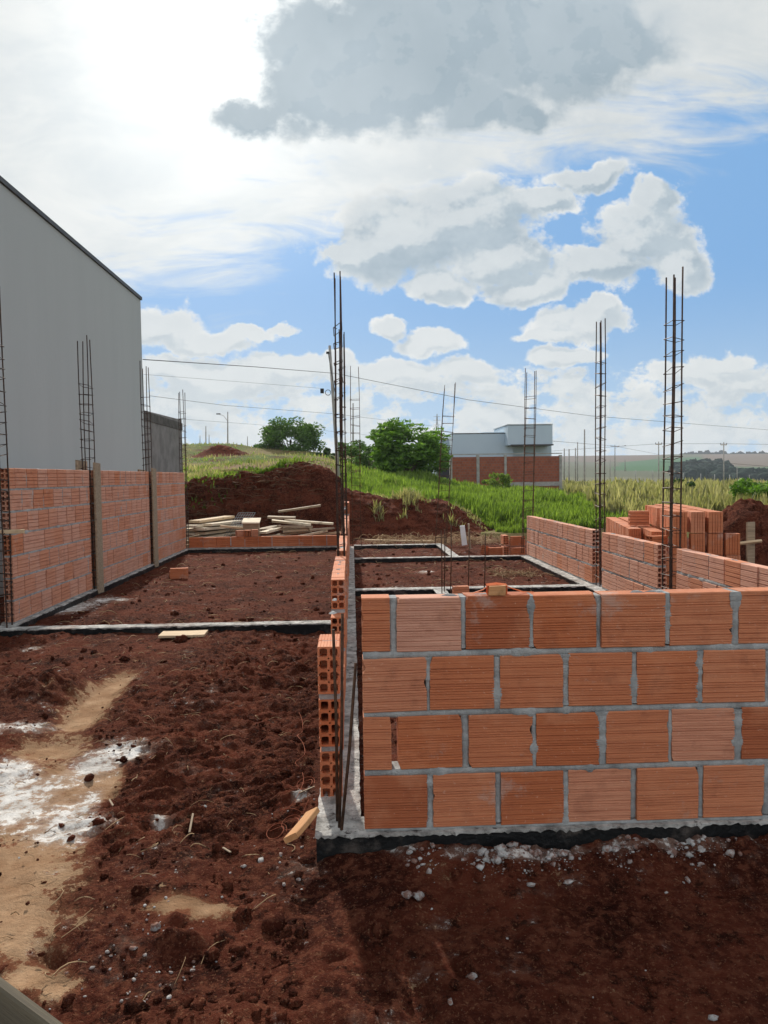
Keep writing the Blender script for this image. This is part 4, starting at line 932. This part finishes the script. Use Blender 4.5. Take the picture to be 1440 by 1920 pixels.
# ------------------------------------------------------------------ poles and wires
def pole(label, px, ytop, ybase, Y, r=.09, lean=0, arm=0, lamp=0, name='utility_pole', ins=0, gm=None):
    a = at(px+lean, ybase, Y); b = at(px, ytop, Y); g0 = a.copy(); h = b[2]-a[2]
    t = thing(name, label, 'pole', a); m = MB(); v = b-a; m.tube([v*-.05-np.array([0, 0, .4]), v*.5, v], [r, r*.85, r*.65], 8); m.build('shaft', gm or CONC, t, smooth=True)
    if arm: m = MB(); m.box((v[0]-arm, v[1]-.05, v[2]-.5), (v[0]+arm, v[1]+.05, v[2]-.38)); m.build('crossarm', WOODG, t)
    for k in range(ins):
        m = MB(); xo = (-arm+2*arm*k/max(1, ins-1)); m.tube([(v[0]+xo, v[1], v[2]-.38), (v[0]+xo, v[1], v[2]-.15)], .05, 6); m.build('insulator', DARK, t)
    if lamp: m = MB(); m.tube([v-np.array([0, 0, 1.2]), v+np.array([lamp*.6, 0, -.5]), v+np.array([lamp*1.3, 0, -.25])], [.035, .03, .03], 5); m.build('lamp_arm', CONC, t); m = MB(); m.box((v[0]+lamp*1.3-.25, v[1]-.1, v[2]-.33), (v[0]+lamp*1.3+.25, v[1]+.1, v[2]-.2)); m.build('lamp_head', DARK, t)
    return t
t = pole('leaning grey utility pole with meter box and wire coil behind the dirt bank', 618, 648, 908, 30., .08, 18)
a = at(604, 733, 30)-np.array(t.location); m = MB(); m.box(a-np.array([.07, .06, .09]), a+np.array([.07, .06, .09])); m.build('junction_box', DARK, t)
a = at(615, 736, 29.9)-np.array(t.location); m = MB(); th = np.linspace(0, 2*pi, 17)
for rr in (.10, .112): m.tube(np.stack([a[0]+rr*np.cos(th), a[1]+0*th, a[2]+rr*np.sin(th)], -1), .007, 4)
m.build('wire_coil', WIRE, t); a = at(615, 661, 29.9)-np.array(t.location); m = MB(); m.box(a-np.array([.07, .04, .05]), a+np.array([.05, .04, .03])); m.tube([a, at(628, 735, 29.9)-np.array(t.location)], .012, 4); m.build('bracket', DARK, t)
for l_, *k in (('tall concrete pole far right with two wire arms', 1357, 829, 924, 120), ('concrete pole behind the thick right cage', 1235, 828, 926, 120), ('slim pole right of the brick garden wall, tallest of its group', 1096, 805, 928, 90), ('grey pole just right of the brick garden wall', 1058, 841, 900, 110), ('short pole second from the brick garden wall', 1067, 842, 927, 95), ('thin pole third from the brick garden wall', 1079, 840, 905, 120), ('thin pole beside the tallest slim pole', 1083, 829, 905, 130)):
    pole(l_, *k, r=.12, arm=.5 if k[0] in (1357, 1235) else 0, ins=2 if k[0] in (1357, 1235) else 0)
pole('wooden pole with crossarm and street lamp in the far field', 1153, 834, 890, 230, .17, 0, 1.3, 2.5, ins=3)
pole('pole with a lamp on the hillside left of the round tree', 427, 772, 836, 95, .09, 0, 0, -.9)
for l_, *k in (('slim pole on the left skyline', 386, 799, 838, 110), ('short pole left of the dirt heap on the skyline', 392, 815, 838, 140), ('thin short pole near the left end of the skyline', 375, 817, 838, 140), ('short pole between the dirt heap and the round tree', 464, 818, 845, 140), ('dark pole between the middle cages', 662, 756, 850, 75), ('thin post beside the round tree top', 520, 787, 850, 110)):
    pole(l_, *k, r=.09)
FPG = 'small distant posts in the valley field'
for i, (px, y0, y1) in enumerate(((1192, 881, 903), (1224, 882, 905), (1281, 887, 905), (1314, 888, 912), (1340, 889, 915), (1368, 890, 915), (1382, 869, 898), (1405, 890, 905), (1172, 860, 880), (1144, 862, 900))):
    o = pole('small pale post standing in the distant valley field', px, y0, y1, 240, .16, name='field_post'); o['group'] = FPG
# lattice pylon
t = thing('pylon', 'faint lattice transmission tower behind the leafy tree', 'pylon', at(820, 850, 500)); v = at(820, 776, 500)-at(820, 850, 500); m = MB(); h = v[2]
for sx_ in (-1, 1): m.tube([(sx_*2.2, 0, 0), (sx_*.4, 0, h*.8), (0, 0, h)], .22, 4)
m.build('tower_legs', CONC, t); m = MB()
for k in range(9):
    z0, z1 = h*k/10, h*(k+1)/10; w0, w1 = 2.2-1.8*k/8, 2.2-1.8*(k+1)/8; m.tube([(-w0, 0, z0), (max(w1, .3), 0, z1)], .1, 3); m.tube([(w0, 0, z0), (-max(w1, .3), 0, z1)], .1, 3)
for z in (.72, .84, .93): m.tube([(-2.4, 0, h*z), (2.4, 0, h*z)], .14, 3)
m.build('bracing', CONC, t)
def wire(label, pts, r=.012, sag=0.):
    Q = [at(*p) for p in pts]; m = MB(); P_ = []
    for i in range(len(Q)-1):
        for t_ in np.linspace(0, 1, 14, endpoint=(i == len(Q)-2)): P_.append(Q[i]*(1-t_)+Q[i+1]*t_-np.array([0, 0, sag*4*t_*(1-t_)]))
    m.tube(P_, r, 5); c = Q[0]; o = m.build('power_line', WIRE, None, tuple(c), tone=False); tag(o, label, 'power line'); return o
wire('thickest power line from the grey building past the pole to the right edge', [(268, 674, 16), (480, 688, 23), (628, 700, 30), (880, 750, 33), (1110, 780, 38), (1440, 806, 50), (1700, 818, 60)], .0095)
wire('lower power line from the building corner to the leaning pole', [(280, 742, 20), (420, 760, 26), (628, 776, 32), (820, 800, 50)], .006)
wire('thin power line over the hillside at the left', [(330, 785, 60), (480, 796, 70), (660, 812, 90), (845, 838, 110)], .010)
wire('line strung between the far right poles with insulators', [(1000, 848, 140), (1235, 832, 122), (1357, 832, 122), (1500, 834, 122)], .022)
wire('line from the far house to the right-hand poles', [(1036, 827, 62), (1150, 836, 90), (1235, 852, 118)], .016)
wire('pale lower line crossing the valley at the right', [(1235, 866, 120), (1357, 868, 120), (1460, 876, 120)], .025)
wire('faint high line behind the leaning pole', [(270, 702, 30), (450, 716, 32), (600, 728, 34)], .005)

# ------------------------------------------------------------------ vegetation
def leafcloud(name, P_, size, mat, parent, seed=0, droop=.3):
    n = len(P_); r = np.random.default_rng(seed); s = size*r.uniform(.6, 1.4, n)[:, None]
    d = r.normal(size=(n, 3)); d[:, 2] = d[:, 2]*.5-droop; d /= np.linalg.norm(d, axis=1)[:, None]
    e = r.normal(size=(n, 3)); e -= (e*d).sum(1)[:, None]*d; e /= np.linalg.norm(e, axis=1)[:, None]
    V = np.stack([P_-d*s, P_+e*s*.38, P_+d*s, P_-e*s*.38], 1).reshape(-1, 3); F = np.arange(4*n).reshape(-1, 4)
    tn = np.repeat(np.clip(r.normal(.5, .25, n), 0, 1), 4)
    return raw_obj(name, V, F, mat, parent, {'tone': tn})
def tree(label, base, w_, h_, n, size, mat, seed, clumps=26, trunk=.12, low=.15, flat=1., name='tree', cat='tree', star=False):
    r = np.random.default_rng(seed); t = thing(name, label, cat, base); m = MB(); C = []
    for k in range(clumps):
        a = r.uniform(0, 2*pi); q = r.uniform(.25, 1)**.5; zz = r.uniform(low, 1)
        prof = math.sqrt(max(.05, 1-((zz-.45)/.62)**2)); C.append((w_/2*q*prof*cos(a), w_/2*q*prof*sin(a)*.8, h_*zz*.92))
    nb = max(4, clumps//3)
    for k in range(nb):
        c = C[k]; mid = (c[0]*.4, c[1]*.4, c[2]*.5); m.tube([(0, 0, -.2), mid, c], [trunk*.7, trunk*.4, trunk*.12], 5)
    m.tube([(0, 0, -.3), (.02, 0, h_*.25), (0, .03, h_*.5)], [trunk, trunk*.8, trunk*.5], 7); m.build('trunk', BARK, t)
    P_ = []
    for k in range(clumps):
        cr = r.uniform(.16, .27)*min(w_, h_); c = np.array(C[k]); mcount = n//clumps
        d = r.normal(size=(mcount, 3)); d /= np.linalg.norm(d, axis=1)[:, None]; rad = cr*r.uniform(.45, 1.05, mcount)[:, None]
        P_.append(c+d*rad*np.array([1.15, 1.15, .75*flat]))
    P_ = np.concatenate(P_); P_[:, 2] = np.maximum(P_[:, 2], .05)
    if star:   # palmate leaves: five leaflets round each point
        Q = np.repeat(P_, 5, 0); an = np.tile(np.arange(5)*2*pi/5, len(P_))+np.repeat(r.uniform(0, 6, len(P_)), 5); Q = Q+np.stack([np.cos(an)*size, np.sin(an)*size, -.3*size*np.ones(len(an))], -1); P_ = Q
    leafcloud('crown', P_, size, mat, t, seed); return t
b = at(545, 862, 75); tree('round dark-green bushy tree on the slope at the left', (b[0], 75, b[2]), 6.4, 4.0, 11000, .16, LEAFM, 3, 46, .16)
b = at(768, 893, 45); tree('bright leafy tree with large lobed leaves, right of the middle cages', (b[0], 45, b[2]), 3.7, 3.5, 2300, .15, LEAF, 8, 34, .09, .12, star=True)
for i, (px, py, Y, w_, h_, l_) in enumerate(((692, 886, 58, 3.8, 2.4, 'bushy green shrub just left of the lobed-leaf tree'), (655, 882, 62, 4.0, 2.3, 'green shrub behind the middle cages'), (620, 868, 70, 2.6, 1.3, 'low dull shrub beside the round tree'), (806, 897, 52, 2.6, 2.6, 'small shrub between the lobed-leaf tree and the house gate'))):
    b = at(px, py, Y); tree(l_, (b[0], Y, b[2]), w_, h_, 5200, .12, LEAFM if i != 2 else LEAFD, 20+i, 16, .06, .1, name='shrub', cat='shrub')
b = at(932, 922, 46); tree('bright rounded shrub before the brick garden wall', (b[0], 46, b[2]), 1.9, 1.1, 1800, .08, GRASS, 31, 12, .03, .1, name='shrub', cat='shrub')
b = at(1415, 965, 19); tree('broad bright-green bush behind the dirt heap at the right edge', (b[0]+.35, 19, b[2]-.1), 2.2, 1.05, 5200, .06, LEAF, 33, 22, .03, .1, name='bush', cat='bush')
b = at(1270, 930, 30); tree('small dark bush in the dry grass behind the thick cage', (b[0], 30, b[2]), 1.2, .75, 1200, .06, LEAFD, 34, 9, .03, .1, name='bush', cat='bush')
b = at(457, 862, 90); tree('tiny sapling left of the round tree', (at(484, 850, 76)[0], 76, at(484, 858, 76)[2]), .9, 1.4, 250, .1, LEAFD, 35, 5, .03, .3, name='sapling', cat='sapling')
def grass(name, n, gen, hr, mat, wd=.012, seed=0, lean=.35, zf=None, plume=False):
    r = np.random.default_rng(seed); x, y = gen(r, n); z = zf(x, y) if zf else ground_z(x, y); n = len(x)
    h = r.uniform(hr[0], hr[1], n)*(.4+.95*sst(fbm(x, y, .45, 3, 77)+.4*fbm(x, y, 1.6, 2, 79), -.3, .35)); a = r.uniform(0, 2*pi, n); l_ = r.uniform(0, lean, n)*h
    wv = wd*(1+y/16.)*r.uniform(.7, 1.3, n); bx, by = np.cos(a+pi/2)*wv, np.sin(a+pi/2)*wv; dx, dy = np.cos(a)*l_, np.sin(a)*l_
    wm = 1.9 if plume else .8
    V = np.stack([np.stack([x-bx, y-by, z-.03], -1), np.stack([x+bx, y+by, z-.03], -1), np.stack([x+dx*.45+bx*wm, y+dy*.45+by*wm, z+h*.6], -1), np.stack([x+dx*.45-bx*wm, y+dy*.45-by*wm, z+h*.6], -1), np.stack([x+dx*1.3, y+dy*1.3, z+h], -1)], 1).reshape(-1, 3)
    i = np.arange(n)*5; F = np.concatenate([np.stack([i, i+1, i+2], -1), np.stack([i, i+2, i+3], -1), np.stack([i+3, i+2, i+4], -1)])
    tn = np.repeat(np.clip(r.normal(.5, .22, n)+.35*fbm(x, y, .35, 3, 78), 0, 1), 5)
    return tag(raw_obj(name, V, F, mat, None, {'tone': tn}), kind='stuff')
def gen_green(r, n):
    t = r.uniform(0, 1, n); y = 1/(1/16.8*(1-t)+1/50.*t); px = r.uniform(640, 1190, n); x = (px-658)/1400*y+r.normal(0, .2, n)
    edge = np.interp(y, [16.8, 18, 19.5, 21, 58], [3.6, 3.3, 1.9, -.2, -3.])+fbm(x, y, .8, 3, 90)*.5
    right = np.interp(y, [16, 25, 58], [6.8, 8.6, 15.])+fbm(x, y, .5, 3, 91)
    k = (x > edge) & (x < right) & ~((y > 55)); return x[k], y[k]
grass('green_grass', 60000, gen_green, (.13, .34), GRASS, .009, 1)
def gen_dry(r, n, sh=-.02):
    t = r.uniform(0, 1, n); y = 1/(1/17.*(1-t)+1/75.*t); px = r.uniform(1060, 1520, n); x = (px-658)/1400*y
    left = np.interp(y, [16, 25, 58], [6.2, 8.0, 14.5])+fbm(x, y, .5, 3, 92)*1.2; k = (x > left) & (fbm(x, y, .3, 3, 96)+.25*fbm(x, y, 1.3, 2, 97)+r.normal(0, .08, n) > sh); return x[k], y[k]
grass('dry_feather_grass', 34000, gen_dry, (.32, .62), GRASSD, .008, 2, .3, plume=True)
grass('green_undergrowth', 26000, lambda r, n: gen_dry(r, n, -9), (.12, .32), GRASS, .009, 12, .4)
def gen_left(r, n):
    t = r.uniform(0, 1, n); y = 1/(1/19.*(1-t)+1/85.*t); px = r.uniform(320, 700, n); x = (px-658)/1400*y
    k = fbm(x, y, .22, 3, 93)+.2*fbm(x, y, 1., 2, 94) > .06; return x[k], y[k]
grass('slope_weeds', 13000, gen_left, (.05, .2), GRASS, .008, 3, .6)
def gen_left2(r, n):
    t = r.uniform(0, 1, n); y = 1/(1/19.*(1-t)+1/85.*t); px = r.uniform(320, 760, n); x = (px-658)/1400*y; return x, y
grass('slope_dry_weeds', 12000, gen_left2, (.06, .25), GRASSD, .006, 4, .6)
def gen_bank(r, n):
    x = np.r_[r.uniform(-3.9, -2.6, n//4), r.normal(-2.0, .33, n-n//4)]; y = np.r_[r.uniform(17.3, 19.2, n//4), r.uniform(17.7, 18.8, n-n//4)]; return x, y
grass('bank_weeds', 1700, gen_bank, (.06, .17), GRASS, .010, 5, .9, zf=lambda x, y: bank1(x, y))
def gen_b2(r, n): x = r.uniform(.2, 3.2, n); y = r.uniform(17.2, 18.6, n); k = fbm(x, y, 1.2, 3, 95) > .08; return x[k], y[k]
grass('bank_tufts', 2200, gen_b2, (.06, .22), GRASSD, .006, 6, .9, zf=lambda x, y: bank2(x, y))
# far woods
def woods(name, polyp, Y0, Y1, n, r0, r1, seed):
    r = np.random.default_rng(seed); Vs, Fs = [], []; c = 0
    xs_ = [p[0] for p in polyp]; ys_ = [p[1] for p in polyp]; k = 0
    while k < n:
        px = r.uniform(min(xs_), max(xs_)); py = r.uniform(min(ys_), max(ys_))
        if not poly(np.array([px]), np.array([py]), polyp)[0]: continue
        t = (max(ys_)-py)/(max(ys_)-min(ys_)+1e-6); Y = Y0+(Y1-Y0)*t; p = at(px, py, Y); V, F = ICO[r.integers(0, 3)]; rr = r.uniform(r0, r1)
        Q = V*(1+.12*r.normal(size=V.shape))*rr*np.array([1, 1, 1.2])+p; Vs.append(Q); Fs.append(F+c); c += len(Q); k += 1
    return tag(raw_obj(name, np.concatenate(Vs), np.concatenate(Fs), WOODS), kind='stuff')
woods('valley_woods', [(1262, 880), (1285, 870), (1330, 866), (1362, 874), (1385, 892), (1440, 890), (1470, 894), (1470, 899), (1290, 893), (1262, 889)], 420, 700, 420, 3., 5.5, 1)
woods('ridge_woods', [(1276, 855), (1300, 852), (1330, 851), (1350, 850), (1385, 853), (1440, 852), (1500, 850), (1500, 858), (1276, 858)], 1500, 1500, 260, 4., 8., 2)

# ------------------------------------------------------------------ air
hm = bpy.data.materials.new('air_haze'); hm.use_nodes = True; HN = NT(hm.node_tree); HN.n.remove(HN.n['Principled BSDF'])
pv = HN.node('ShaderNodeVolumePrincipled'); pv.inputs['Color'].default_value = (.80, .88, 1, 1); pv.inputs['Density'].default_value = .00018; pv.inputs['Anisotropy'].default_value = .3
HN.put(HN.n['Material Output'].inputs['Volume'], pv.outputs[0])
m = MB(); m.box((-6000, -70, -30), (6000, 3000, 75)); tag(m.build('haze', hm, None, tone=False), kind='stuff')
